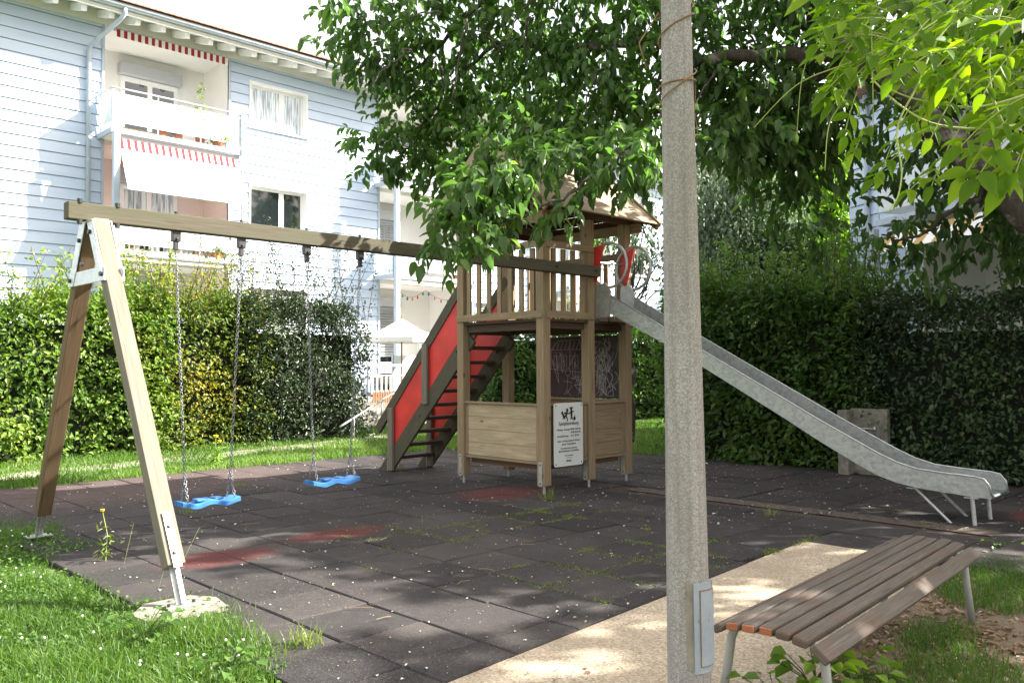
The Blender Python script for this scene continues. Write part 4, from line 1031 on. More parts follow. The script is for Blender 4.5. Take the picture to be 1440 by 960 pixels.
for x in (7.03, 15.2+8.3):
    dpm = MB(); dpm.tube([(x+.5, 20.93, 10.12), (x+.5, 20.93, 10.0), (x+.44, 21.05, 9.88), (x+.03, 21.86, 9.36), (x, 21.90, 9.2), (x, 21.90, .3)], .055, 10); dpo = dpm.build('downpipe', M['steelblue'], house, smooth=True)
    c = MB()
    for z in (8.6, 6.5, 4.4, 2.3): c.tube([(x, 21.90, z), (x, 21.90, z+.05)], .063, 10)
    c.build('pipe_clip', M['gutter'], dpo)
# awnings
def awning_roll(u0, u1, y, z, mats, label_group=None, drop=.20, n=38):
    r = MB(); r.tube([(u0, y, z), (u1, y, z)], .045, 8); ro2 = r.build('awning', M['greyblind'], house)
    v_ = MB()
    for i in range(n):
        a = u0+.05+(u1-u0-.1)*i/n; b = u0+.05+(u1-u0-.1)*(i+1)/n
        v_.face([(a, y-.05, z-drop), (b, y-.05, z-drop), (b, y-.05, z), (a, y-.05, z)], mi=i % 2)
    v_.build('valance', mats, ro2)
awning_roll(7.62, 10.66, 21.93, 9.93, [M['awnred'], M['awnwhite']], n=34, drop=.19)
awning_roll(15.75, 18.95, 21.1, 4.10, [M['awnbeige'], M['awnwhite']], drop=.10)
awning_roll(15.75, 18.95, 21.1, 7.02, [M['awnbeige'], M['awnwhite']], drop=.12)
awning_roll(7.45, 10.55, 21.1, 4.10, [M['awnbeige'], M['awnbeige']], drop=.06)
aw = MB(); aw.tube([(7.42, 21.12, 7.02), (10.56, 21.12, 7.02)], .05, 8); awo = aw.build('awning', M['greyblind'], house)
av = MB(); n = 36
def cl(u, t): 
    return (u, 21.10-t*.62, 7.00-1.34*t-.05*sin(t*pi))
for i in range(n):
    a = 7.47+3.02*i/n; b = 7.47+3.02*(i+1)/n
    av.face([cl(a, .20), cl(b, .20), cl(b, 0), cl(a, 0)], mi=i % 2)
    ts = np.linspace(.20, 1, 7)
    for t0, t1 in zip(ts, ts[1:]): av.face([cl(a, t1), cl(b, t1), cl(b, t0), cl(a, t0)], mi=1)  # lower cloth plain white: sun washing out the stripes, put into the colour
av.build('awning_cloth', [M['awnred'], M['awnwhite']], awo)
ar = MB(); ar.tube([cl(7.45, 1), cl(10.51, 1)], .022, 8)
for u in (7.44, 10.52): ar.tube([(u, 21.3, 5.95), cl(u, 1)], .015, 6)
ar.build('awning_bar', M['greyblind'], awo)

# things on the balconies
def pot(x, y, z, r, h, label, cat='flower pot', leafmat=None, ph=.3, group='pots on the balcony floors', mk='pot'):
    t = thing('flower_pot', label, cat, (x, y, z), group)
    p = MB(); p.tube([(x, y, z), (x, y, z+h)], [r*.75, r], 12); p.build('pot', M[mk], t)
    n = 90; q = np.array([[x, y, z+h]])+rng.normal(size=(n, 3))*np.array([r*.8, r*.8, ph*.4])+np.array([0, 0, ph*.5]); q[:, 2] = np.maximum(q[:, 2], z+h-.02)
    leaves('foliage', q, rdir(n)+np.array([0, 0, .5]), rdir(n), .09, .05, M[leafmat or 'hornbeam'], t)
def bx_thing(x0, x1, y0, y1, z0, z1, mk, label, cat, name='box'):
    o = MB().box(x0, x1, y0, y1, z0, z1).build(name, M[mk], bevel=.008); return tag(o, label, cat)
pot(9.55, 21.25, 7.225, .13, .2, 'tall light green plant standing in the upper balcony right half', leafmat='lime', ph=.9)
pot(8.95, 21.2, 7.225, .12, .2, 'low green plant in a pot at the middle of the upper balcony', leafmat='hornbeam', ph=.35)
pot(8.55, 21.2, 7.225, .14, .22, 'bare terracotta pot low behind the upper balcony panels', leafmat='hornbeam', ph=.1)
pot(10.0, 21.15, 7.225, .16, .12, 'bushy green planter at the right end of the upper balcony', leafmat='lime', ph=.25)
pot(9.95, 21.15, 4.305, .16, .14, 'pot of pink flowers at the right end of the lower balcony', ph=.16)
pot(18.3, 21.2, 4.305, .15, .2, 'green leafy pot behind the far balcony panel', leafmat='lime', ph=.6)
crate = thing('wooden_crate', 'slatted wooden crate lying on the upper balcony floor at left', 'crate', (7.9, 21.4, 7.22))
cm = MB()
for i in range(4): cm.box(7.6, 8.4, 21.15+i*.09, 21.21+i*.09, 7.25+.0, 7.29)
for x in (7.6, 8.0, 8.36): cm.box(x, x+.04, 21.15, 21.5, 7.222, 7.249)
cm.build('slats', M['roofwood'], crate)
bks = thing('shelf_board', 'low wooden board under the jars on the lower balcony floor', 'shelf', (8.6, 21.2, 4.3))
shf = MB(); shf.box(7.6, 9.6, 21.06, 21.3, 4.302, 4.325); shf.build('board', M['roofwood'], bks)
for i in range(16):
    q = MB(); x = 7.68+i*.12; hh = random.uniform(.10, .2); q.tube([(x, 21.13, 4.326), (x, 21.13, 4.326+hh*.7), (x, 21.13, 4.326+hh)], [.045, .045, .02], 8); tag(q.build('bottle', M[random.choice(['white', 'greyblind', 'dark', 'signwhite', 'brownfence'])]), 'small jar or bottle in the row behind the lower balcony panels', 'bottle', 'jars and bottles on the lower balcony')

# string of coloured lamps
gl = thing('string_lights', 'string of small coloured bulbs hung under the ground floor loggia ceiling', 'string lights', (16.5, 21.6, 3.8))
w_ = MB(); pts = []
for i in range(25): 
    t = i/24; pts.append(Vector((15.85+2.9*t, 21.3+.3*sin(t*3), 3.92-.28*sin(pi*((t*2) % 1)))))
w_.tube(pts, .006, 5); w_.build('cord', M['dark'], gl)
bm_ = [m_plain('bulb_'+n, c, .3) for n, c in (('red', (.6, .03, .03)), ('green', (.03, .3, .08)), ('blue', (.03, .08, .4)), ('orange', (.6, .2, .02)))]
for i in range(1, 24, 2):
    b = MB(); p = pts[i]; b.tube([p, p-Z_*.03, p-Z_*.08, p-Z_*.11], [.016, .022, .035, .008], 8); b.build('bulb', bm_[(i//2) % 4], gl, smooth=True)

# raised terrace, railings, parasol
ter = MB(); ter.box(10.9, 24, 17.3, 21.95, -.1, .55); o = ter.build('terrace', M['concrete'], kind='structure')
rw = thing('retaining_wall', 'low grey vertical board retaining wall below the terrace', 'retaining wall', (15, 17.0, 0)); q = MB()
for i in range(60): q.box(11.0+i*.2, 11.0+i*.2+.192, 17.15+.01*random.random(), 17.28, -.1, .40+.02*random.random())
q.build('boards', M['greyfence'], rw)
bf = thing('brown_screen', 'low brown slatted screen standing on the grey retaining wall', 'screen', (15, 17.35, .45)); q = MB()
for i in range(110): q.box(12.2+i*.075, 12.2+i*.075+.055, 17.32, 17.345, .42, .82)
q.build('slats', M['brownfence'], bf)
q = MB(); q.box(12.15, 20.5, 17.35, 17.37, .48, .53); q.box(12.15, 20.5, 17.35, 17.37, .70, .75); q.build('rail', M['brownfence'], bf)
pf_ = thing('picket_railing', 'white picket railing with a flat top rail along the terrace edge', 'railing', (15, 17.6, .55)); 
q = MB(); q.box(12.3, 20.5, 17.60, 17.66, 1.45, 1.50); q.box(12.3, 20.5, 17.61, 17.65, .80, .84); q.box(12.3, 20.5, 17.61, 17.65, 1.20, 1.23); q.build('rail', M['white'], pf_)
for i in range(58):
    q = MB(); q.box(12.35+i*.14, 12.35+i*.14+.055, 17.585, 17.600, .58, 1.24); q.build('picket', M['cream'], pf_)
for i in range(6): MB().box(12.3+i*1.64, 12.36+i*1.64, 17.67, 17.73, .55, 1.5).build('railing_post', M['gutter'], pf_)
ps = Vector((14.05, 18.6, .55))
um = thing('parasol', 'open white square parasol shading the ground floor terrace', 'parasol', ps)
q = MB(); q.tube([ps, ps+Z_*2.15], .02, 10); q.build('pole', M['brownfence'], um)
q = MB(); top = ps+Z_*2.2; rimz = 1.68; n = 8; R1 = 1.15
rim = [ps+Vector((R1*cos(R(22.5+45*i)), R1*sin(R(22.5+45*i)), rimz+.0)) for i in range(8)]
for i in range(8):
    a, b = rim[i], rim[(i+1) % 8]; ma, mb_ = (a+top)/2-Z_*.05, (b+top)/2-Z_*.05
    q.face([a, b, mb_, ma]); q.face([ma, mb_, top]); q.face([a-Z_*.14, b-Z_*.14, b, a])
q.build('canopy', M['parasol'], um)
q = MB(); q.tube([top, top+Z_*.09], [.035, .015], 8); q.build('finial', M['brownfence'], um)
q = MB()
for i in range(8): q.tube([top-Z_*.06, rim[i]-Z_*.02], .008, 5)
q.build('rib', M['brownfence'], um)
q = MB(); q.tube([ps+Z_*0, ps+Z_*.08], .25, 20); q.build('base', M['concrete'], um)
hr = MB(); hr.tube([at(478, 600, 16.9), at(484, 596, 17), at(549, 555, 18.4), at(556, 553, 18.5)], .022, 8); 
for t in (.2, .8):
    p = at(484, 596, 17)*(1-t)+at(549, 555, 18.4)*t; hr.tube([p, Vector((p.x, p.y, 0))], .016, 8)
o = hr.build('handrail', M['benchmetal'], smooth=True); tag(o, 'sloping steel tube handrail rising to the terrace beside the shrubs', 'handrail')
tbt = thing('garden_table', 'pale glass wind screen panel standing on the terrace below the parasol', 'wind screen', (15.2, 18.4, .55))
tbt.name = 'wind_screen'
q = MB(); q.box(14.2, 16.6, 19.2, 19.22, .62, 1.75); q.build('glass_panel', M['panel'], tbt); 
for x in (14.2, 15.4, 16.6): MB().box(x-.02, x+.02, 19.18, 19.24, .55, 1.8).build('screen_post', M['gutter'], tbt)
ch = thing('terrace_chair', 'folded pale garden chair leaning upright by the loggia blind', 'chair', (16.6, 20.6, 1.1)); q = MB()
for dx in (0, .16, .3): q.beam((16.3+dx, 20.55, .56), (16.38+dx, 20.75, 2.5), .05, .03)
for z in (1.2, 1.6, 2.0, 2.3): q.beam((16.32, 20.6+z*.06-.05, z), (16.66, 20.6+z*.06-.05, z), .03, .05)
q.build('frame', M['white'], ch)

# ================================================================== SECOND HOUSE (right, half hidden)
cp = at(1197, 400, 19.0)
du = at(1440, 400, 14.6)-at(1197, 400, 19.0); du.z = 0; du.normalize()
fr2 = Frame((cp.x, cp.y, 0), du)
tocam = Vector((0, 0, 0))-Vector((cp.x, cp.y, 0))
if fr2.v.dot(tocam) < 0: fr2.v = -fr2.v
h2 = thing('apartment_building', 'second clapboard house seen at right behind the dark tree and hedge', 'building', (cp.x, cp.y, 0))
H2 = 7.3
sd = MB(); fr_save = fr; 
clap(fr2, sd, 0, 2.2, .4, H2); sd.build('siding', M['siding'], h2); sd = MB(); clap(fr2, sd, 5.95, 9.5, .4, H2); sd.build('siding', M['siding'], h2)
w = MB(); fr2.box(w, .01, 2.19, -.4, -.03, 0, H2); fr2.box(w, .01, 9.5, -9, -1.62, 0, H2); fr2.box(w, 5.97, 9.5, -.4, -.03, 0, H2); w.build('core_wall', M['greyblind'], h2)
fr = fr2
loggia(fr2, h2, 2.25, 5.9, ('plain', 'blind'))
for zf in FZ[1:2]: balcony(fr2, h2, 2.1, 5.85, zf)
q = MB(); q.tube([fr2.p(.70, .10, .2), fr2.p(.70, .10, H2)], .055, 10); q.build('downpipe', M['steelblue'], h2)
q = MB(); fr2.box(q, 2.05, 2.18, 1.0, 1.13, 0, 4.1); q.build('balcony_column', M['steelblue'], h2)
ya = MB(); n = 14
for i in range(n):
    a = 2.35+3.4*i/n; b = 2.35+3.4*(i+1)/n
    P = lambda u, t: fr2.p(u, .9+.35*t, 4.02-.42*t)
    ya.face([P(a, 1), P(b, 1), P(b, 0), P(a, 0)], mi=i % 2)
ya.build('awning_cloth', [M['awnyellow'], M['awnwhite']], h2)
q = MB(); fr2.box(q, -.2, 9.7, -9, .5, H2+.02, H2+.15); q.build('roof', M['tiles'], h2)
fr = fr_save

# ================================================================== HEDGES AND SHRUBS
def hedge(name, label, cat, x0, x1, y0, y1, z1, mat, n, size, group=None, faces='-y', top_noise=.25, sprigs=60, bulge=.22, seed=1, ztop=None, kindcore='hedgecore', lower=0):
    t = thing(name, label, cat, ((x0+x1)/2, (y0+y1)/2, 0), group)
    zt = ztop or (lambda x, y: z1)
    # core: near-black box, the hedge's inner shade put into its colour
    nxg = max(3, int((x1-x0)/.5)); nyg = max(3, int((y1-y0)/.5))
    q = MB(); m_ = .22
    q.box(x0+m_+.1, x1-m_-.1, y0+m_+.1, y1-m_-.1, -.05, z1-.55-lower); q.build('shade_core', M[kindcore], t)
    def bump(p): return vnoise(p, 1.3, seed)*bulge*.85+vnoise(p, 4.5, seed+1)*bulge*.45-.06
    Ps, Ns = [], []
    A = {'-y': (x1-x0)*z1, '+y': (x1-x0)*z1*.35, '-x': (y1-y0)*z1, '+x': (y1-y0)*z1*.35, 'top': (x1-x0)*(y1-y0)*.9}
    if faces == '-x': A['+y'] = (x1-x0)*z1; A['+x'] *= .6
    tot = sum(A.values())
    for fc, ar in A.items():
        k_ = int(n*ar/tot); u = rng.random(k_); v = rng.random(k_)
        dep = rng.random(k_)**1.6*.34
        if fc in ('-y', '+y'):
            x = x0+u*(x1-x0); y = np.full(k_, y0 if fc == '-y' else y1); z = v*np.array([zt(a, b) for a, b in zip(x, y)]); nn = np.array([0, -1 if fc == '-y' else 1, 0.])
        elif fc in ('-x', '+x'):
            y = y0+u*(y1-y0); x = np.full(k_, x0 if fc == '-x' else x1); z = v*np.array([zt(a, b) for a, b in zip(x, y)]); nn = np.array([-1 if fc == '-x' else 1, 0, 0.])
        else:
            x = x0+u*(x1-x0); y = y0+v*(y1-y0); z = np.array([zt(a, b) for a, b in zip(x, y)]); nn = np.array([0, 0, 1.])
        p = np.stack([x, y, z], 1); bb = bump(p)
        # round the top edge
        p = p+nn*(bb-dep)[:, None]
        if fc != 'top':
            over = np.clip((z-(np.array([zt(a, b) for a, b in zip(x, y)])-.45))/.45, 0, 1); p = p-nn*(over**2*.28)[:, None]; p[:, 2] += over*bb*.3
        Ps.append(p); Ns.append(np.broadcast_to(nn, p.shape))
    P = np.concatenate(Ps); Nn = np.concatenate(Ns); k_ = len(P)
    # clumping: pull leaves to sprays
    nc = max(40, k_//16); cen = rng.integers(0, k_, nc); asg = rng.integers(0, nc, k_)
    use = rng.random(k_) < .6
    P2 = P[cen[asg]]+rng.normal(size=(k_, 3))*.085; N2 = Nn[cen[asg]]
    sprd = rdir(nc)*.6+Nn[cen]*1.0+np.array([0, 0, -.15])
    P = np.where(use[:, None], P2+N2*.05, P); Nn = np.where(use[:, None], N2, Nn)
    d = np.where(use[:, None], sprd[asg]+rdir(k_)*.75, rdir(k_)+Nn*.4+np.array([0, 0, -.2]))
    P[:, 2] = np.maximum(P[:, 2], .02)
    up = Nn*.6+np.array([0, 0, .75])+rdir(k_)*.55
    rr_ = np.clip(.5+vnoise(P, 1.3, seed+5)*.28+rng.normal(size=k_)*.18, 0, 1)
    sz = size*(.7+.6*rng.random(k_))
    leaves('foliage', P, d, up, sz, sz*.55, M[mat], t, rnd=rr_)
    if sprigs:
        lp_, ld, tw_ = [], [], MB()
        for i in range(sprigs):
            x = x0+rng.random()*(x1-x0); y = y0+rng.random()*(y1-y0)*.8; zb = zt(x, y)-.15; hgt = .25+rng.random()*top_noise*2
            lean = Vector((rng.normal()*.25, rng.normal()*.25, 1)).normalized(); b = Vector((x, y, zb)); e = b+lean*hgt*1.3
            tw_.tube([b, (b+e)/2+Vector((rng.normal()*.03, 0, 0)), e], [.008, .006, .003], 4, cap=False)
            for j in range(int(8+hgt*26)):
                s_ = rng.random(); lp_.append(b+lean*hgt*1.3*s_+Vector(rng.normal(size=3)*.045)); ld.append(Vector(rng.normal(size=3))+lean*.4)
        lp_ = np.array([tuple(a) for a in lp_]); ld = np.array([tuple(a) for a in ld]); k2 = len(lp_)
        tw_.build('shoots', M['hedgewood'], t, kind='stuff')
        sz = size*(.6+.5*rng.random(k2)); leaves('shoot_foliage', lp_, ld, rdir(k2)+np.array([0, 0, .8]), sz, sz*.5, M[mat], t, kind='stuff', rnd=np.clip(.75+rng.normal(size=k2)*.2, 0, 1))
    return t
zl = lambda x, y: 2.62+.18*math.sin(x*1.3)+.12*math.sin(x*3.1+1)+.07*math.sin(x*7.3)
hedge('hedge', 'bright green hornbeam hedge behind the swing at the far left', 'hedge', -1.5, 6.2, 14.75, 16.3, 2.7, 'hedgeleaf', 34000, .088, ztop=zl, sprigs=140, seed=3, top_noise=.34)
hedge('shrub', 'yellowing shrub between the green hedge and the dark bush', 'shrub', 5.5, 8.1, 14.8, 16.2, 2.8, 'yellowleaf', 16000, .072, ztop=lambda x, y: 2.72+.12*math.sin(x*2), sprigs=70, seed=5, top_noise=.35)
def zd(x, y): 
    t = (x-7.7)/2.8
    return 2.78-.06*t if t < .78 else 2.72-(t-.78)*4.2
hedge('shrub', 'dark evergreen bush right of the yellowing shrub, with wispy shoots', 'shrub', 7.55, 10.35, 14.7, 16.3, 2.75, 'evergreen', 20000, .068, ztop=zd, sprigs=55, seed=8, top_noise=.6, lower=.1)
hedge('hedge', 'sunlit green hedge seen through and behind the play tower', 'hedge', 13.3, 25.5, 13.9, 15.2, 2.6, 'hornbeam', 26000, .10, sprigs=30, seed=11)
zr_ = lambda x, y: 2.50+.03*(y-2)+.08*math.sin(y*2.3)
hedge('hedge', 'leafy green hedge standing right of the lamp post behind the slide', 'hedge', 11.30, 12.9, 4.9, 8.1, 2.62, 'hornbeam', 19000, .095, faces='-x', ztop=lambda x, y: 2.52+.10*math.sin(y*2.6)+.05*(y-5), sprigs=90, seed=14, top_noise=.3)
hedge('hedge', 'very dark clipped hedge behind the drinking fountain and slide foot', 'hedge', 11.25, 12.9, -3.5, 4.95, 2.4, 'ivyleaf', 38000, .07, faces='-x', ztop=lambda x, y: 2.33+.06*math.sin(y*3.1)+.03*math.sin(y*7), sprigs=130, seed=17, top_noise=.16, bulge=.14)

# ================================================================== TREES
def twig_cloud(cen, rad, ntw, per, L, droop=.5, flat=.75, seed=0):
    """returns leaf pos, dirs, normals for drooping twigs within blobs"""
    P, D, N = [], [], []
    for (c, r) in zip(cen, rad):
        k_ = max(3, int(ntw*r*r))
        o = rdir(k_)*(rng.random((k_, 1))**.45)*r*np.array([1, 1, flat])
        b = np.array(tuple(c))+o
        td = norm(o+rdir(k_)*r*.6+np.array([0, 0, -droop*r]))
        for j in range(per):
            t = (j+.5)/per*L
            side = norm(np.cross(td, rdir(k_)))
            pos = b+td*t+np.array([0, 0, -1])*(t*t*droop*.8)
            d = norm(td*.65+side*.8+np.array([0, 0, -.38-.25*droop]))
            P.append(pos); D.append(d); N.append(np.array([0, 0, 1.])+rdir(k_)*.45)
    return np.concatenate(P), np.concatenate(D), np.concatenate(N)
def limb(mb, pts, r0, r1, n=10, jit=.03):
    P = []; k_ = len(pts)
    for i in range(k_-1):
        for s_ in range(4):
            t = s_/4; p = Vector(pts[i])*(1-t)+Vector(pts[i+1])*t
            P.append(p+Vector(rng.normal(size=3)*jit) if (i or s_) else p)
    P.append(Vector(pts[-1])); rr_ = [r0+(r1-r0)*i/(len(P)-1) for i in range(len(P))]
    mb.tube(P, rr_, n)
big = thing('broadleaf_tree', 'large broadleaf tree whose dark limbs and crown overhang the playground', 'tree', (10.4, 1.5, 0))
TB = Vector((10.45, 1.45, 0)); J1 = at(1400, 250, 8.6); J0 = at(1190, 72, 9.0)
T2 = (TB+Vector((-.15, .1, 1.7)))*.5+J1*.5
tm = MB(); limb(tm, [TB-Z_*.2, TB+Z_*.9+Vector((-.05, .05, 0)), TB+Vector((-.15, .1, 1.7)), T2], .30, .21, 14, .02); tm.build('trunk', M['bark'], big, smooth=True)
lm = MB()
limb(lm, [T2, J1, at(1330, 190, 8.8), at(1262, 120, 8.9), J0, at(1140, 5, 9), at(1090, -90, 9.2), at(1030, -200, 9.4)], .16, .09, 12)
limb(lm, [J0, at(1120, 75, 9), at(1050, 82, 9.0), at(985, 80, 9.2), at(920, 66, 9.5), at(850, 62, 10), at(780, 75, 10.6), at(700, 60, 11)], .085, .03, 10)
limb(lm, [at(985, 80, 9.2), at(950, 125, 8.60), at(925, 170, 8.60), at(885, 205, 8.50), at(830, 250, 7.75), at(790, 280, 7.50), at(735, 300, 7.38), at(690, 325, 7.38), at(630, 345, 7.38)], .026, .005, 8, .012)
limb(lm, [at(1090, -90, 9.2), at(950, -110, 9.6), at(830, -110, 10.2), at(650, -80, 11)], .08, .03, 9)
limb(lm, [at(850, 62, 10), at(860, 130, 10.3), at(820, 180, 10.6)], .03, .015, 7)
limb(lm, [at(830, -110, 10.2), at(700, -20, 10.8), at(620, 60, 11.2), at(560, 120, 11.4)], .045, .015, 8)
limb(lm, [at(700, 60, 11), at(640, 110, 11.2), at(590, 180, 11.4)], .03, .01, 8)
limb(lm, [J1, at(1380, 120, 9.4), at(1300, -80, 10), at(1150, -300, 11)], .14, .05, 10)
limb(lm, [J0, at(1100, 150, 9.8), at(1050, 210, 10.4), at(1060, 260, 10.8)], .045, .015, 8)
limb(lm, [J1, at(1340, 300, 9.2), at(1290, 330, 9.6), at(1240, 330, 9.8)], .035, .01, 8)
limb(lm, [J1, at(1500, 200, 9.5), at(1440, 300, 10)], .08, .03, 8)
for i in range(30):
    a = at(random.uniform(560, 1350), random.uniform(-40, 110), random.uniform(9, 10.8)); b = a+Vector((random.uniform(-.8, .8), random.uniform(-.8, .8), random.uniform(-1.3, .2)))
    limb(lm, [a, (a+b)/2+Vector((0, 0, .1)), b], .018, .006, 5, .02)
lm.build('limb', M['bark'], big, smooth=True)
CC = []
def cl_(px, py, d, r): CC.append((at(px, py, d), r))
for (px, py, d, r) in [   # low sprays close to the viewer
    (735, 205, 6.5, .20), (808, 285, 5.9, .12), (875, 215, 6.0, .17), (780, 300, 5.9, .07), (905, 205, 6.0, .17), (840, 205, 6.3, .19), (790, 225, 6.3, .16), (930, 190, 6.2, .18),
    (640, 300, 6.0, .15), (900, 180, 6.3, .2), (770, 200, 6.3, .2), (925, 215, 5.9, .13), (680, 330, 5.8, .09), (660, 265, 6.0, .14),
    (730, 245, 5.9, .16), (700, 290, 5.9, .12), (755, 235, 6.0, .14), (675, 245, 6.0, .16),
    (655, 285, 5.9, .18), (695, 262, 5.9, .18), (640, 318, 5.8, .17), (675, 300, 5.8, .14), (625, 338, 5.7, .13), (650, 342, 5.7, .10), (608, 335, 5.8, .09), (690, 230, 6.1, .2)]: cl_(px, py, d*1.25, r*1.25)
for (px, py, d, r) in [
    (500, 25, 7.0, .30), (545, 70, 7.0, .38), (520, 88, 7.1, .28), (600, 30, 7.0, .42), (660, 80, 7.0, .42), (600, 115, 7.2, .35), (720, 30, 6.8, .45), (640, 140, 7.2, .35), (570, 165, 7.2, .30), (540, 200, 7.2, .27), (590, 215, 7.2, .32), (650, 200, 7.3, .38), (700, 150, 7.0, .42), (690, 225, 7.3, .32), (630, 245, 7.1, .24), (525, 225, 7.2, .16), (470, 60, 7.2, .15),
    (760, 110, 6.6, .45), (790, 40, 6.5, .45), (760, 180, 6.6, .38), (820, 140, 6.4, .38), (860, 90, 6.2, .40), (880, 20, 6.2, .45), (905, 130, 6.1, .34), (850, 175, 6.2, .30),
    (560, -60, 7, .5), (680, -70, 6.8, .55), (800, -70, 6.5, .55), (920, -60, 6.2, .5)]: cl_(px, py, d*1.6, r*1.55)
for (px, py, d, r) in [(700, 205, 9.0, .30), (745, 222, 8.8, .26), (790, 205, 8.8, .32), (840, 215, 8.8, .30), (885, 222, 8.6, .28), (925, 205, 8.6, .3), (860, 250, 8.8, .16), (810, 245, 8.8, .15), (660, 215, 9.2, .3)]: cl_(px, py, d, r)
cl_(462, -34, 7.6, .12); cl_(490, -30, 7.6, .12)
NEAR = len(CC)
LOW = 25
for i in range(34):     # right of the post: deeper, darker masses
    cl_(random.uniform(985, 1170), random.uniform(-60, 190), random.uniform(8.4, 10.2), .46)
for (px, py, d, r) in [(1020, 150, 7.5, .42), (1060, 200, 8, .42), (1110, 230, 8.2, .42), (1130, 290, 8.5, .38), (1150, 335, 8.8, .26), (1160, 200, 8, .42), (1040, 225, 8.5, .3), (1090, 245, 9, .36), (1170, 120, 7.5, .42),
    (1290, 250, 8.0, .38), (1300, 180, 8.0, .45), (1262, 330, 8.2, .18), (1295, 345, 8.2, .22), (1330, 290, 7.8, .32), (1350, 360, 7.8, .16), (1400, 330, 7.6, .28), (1440, 280, 7.6, .45), (1380, 250, 7.8, .38), (1440, 350, 7.8, .25), (1480, 200, 7.6, .6), (1330, 120, 8, .5), (1400, 100, 8, .6), (1250, 60, 8, .5), (1222, 290, 8.3, .10), (1255, 240, 8.2, .18), (1300, 380, 8.2, .12), (1232, 345, 8.4, .10), (1300, 20, 8, .6), (1400, 10, 8, .6), (1250, -60, 8, .6), (1500, 330, 7.8, .5), (1280, 310, 8.2, .22)]: cl_(px, py, d*1.22, r*1.22)
P, D, N = twig_cloud([c for c, r in CC[:LOW]], [r*.95 for c, r in CC[:LOW]], 230, 7, .26, .6, .8)
sz = .145*(.45+.75*rng.random(len(P))); leaves_hi('foliage_spray', P, D, N, sz, sz*.5, M['leaf'], big, rnd=np.clip(.5+rng.normal(size=len(P))*.2, 0, 1))
P, D, N = twig_cloud([c for c, r in CC[LOW:NEAR]], [r*.88 for c, r in CC[LOW:NEAR]], 185, 7, .30, .5, .8)
sz = .142*(.65+.6*rng.random(len(P))); leaves('crown', P, D, N, sz, sz*.47, M['leaf'], big, rnd=np.clip(.45+vnoise(P, 1.5, 3)*.25+rng.normal(size=len(P))*.2, 0, 1))
P, D, N = twig_cloud([c for c, r in CC[NEAR:]], [r*.9 for c, r in CC[NEAR:]], 108, 7, .32, .5, .8)
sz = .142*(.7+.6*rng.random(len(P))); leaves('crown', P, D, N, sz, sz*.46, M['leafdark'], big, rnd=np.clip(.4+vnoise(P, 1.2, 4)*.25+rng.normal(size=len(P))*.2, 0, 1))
# the crown goes on above and behind the picture edge and shades the playground
UC, UR = [], []
sunh = Vector((SUN.x/SUN.z, SUN.y/SUN.z, 0))
def shade_edge(x): return np.interp(x, [2.2, 2.5, 3.6, 4.6, 6.6, 7.2], [7.7, 8.0, 9.1, 9.1, 9.8, 12.])
tries = 0
while len(UC) < 175 and tries < 20000:
    tries += 1
    x = random.uniform(2.7, 12.5); y = random.uniform(-2.5, 12)
    if y > shade_edge(x)-.55: continue
    if y < 3.4 and random.random() < .6: continue
    if x < 3.3: continue
    z = random.uniform(4.2, 9.0); p = Vector((x, y, 0))+sunh*z+Z_*z
    if (Vector((p.x, p.y, 0))-Vector((10.6, 1.0, 0))).length > 8: continue
    dd = p.x*sin(TH)+p.y*cos(TH)
    if dd > .5:
        ppx = 720+F*(p.x*cos(TH)-p.y*sin(TH))/dd; ppy = 514-F*(p.z-H)/dd
        if -80 < ppx < 1520 and ppy > -130: continue
    q3 = p-sunh*3.7; 
    if 6.9 < q3.x < 9.6 and 5.9 < q3.y < 8.2: continue
    UC.append(p); UR.append(random.uniform(.5, .8))
for i in range(15):          # unseen crown blobs added between sun and lamp post to shade it
    h = random.uniform(.2, 2.9); z = random.uniform(4.6, 7.5); p = Vector((2.71, 1.82, h))+sunh*(z-h)+Z_*(z-h)+Vector((random.uniform(-.3, .3), random.uniform(-.3, .3), 0))
    UC.append(p); UR.append(.6)
P, D, N = twig_cloud(UC, UR, 26, 7, .4, .4, .6)
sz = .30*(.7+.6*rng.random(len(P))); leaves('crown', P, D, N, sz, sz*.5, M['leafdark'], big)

def tree(name, label, x, y, h, crown, mat, leaf, n, tr=.14, cat='tree', group=None, droop=.3, ntw=40, per=6, tl=.5, flat=1.0):
    t = thing(name, label, cat, (x, y, 0), group)
    q = MB(); top = Vector((x, y, h*.8)); limb(q, [(x, y, -.1), (x+.05, y, h*.3), (x-.05, y+.05, h*.55), top], tr, tr*.3, 9, .03); q.build('trunk', M['bark'], t, smooth=True)
    l_ = MB(); 
    for (cx, cy, cz, r) in crown:
        s0 = Vector((x, y, min(cz*.7, h*.6))); limb(l_, [s0, (s0+Vector((cx, cy, cz)))/2+Vector((0, 0, .15)), (cx, cy, cz)], tr*.35, tr*.08, 6, .04)
    l_.build('limb', M['bark'], t, smooth=True)
    P, D, N = twig_cloud([Vector(c[:3]) for c in crown], [c[3] for c in crown], ntw, per, tl, droop, flat)
    sz = leaf*(.7+.6*rng.random(len(P))); leaves('crown', P, D, N, sz, sz*.5, M[mat], t, rnd=np.clip(.5+vnoise(P, .8, 6)*.28+rng.normal(size=len(P))*.18, 0, 1))
    return t
def blobs(px0, px1, py0, py1, d0, d1, n, r0, r1, cond=None):
    o = []
    while len(o) < n:
        px, py = random.uniform(px0, px1), random.uniform(py0, py1)
        if cond and not cond(px, py): continue
        p = at(px, py, random.uniform(d0, d1)); o.append((p.x, p.y, p.z, random.uniform(r0, r1)))
    return o
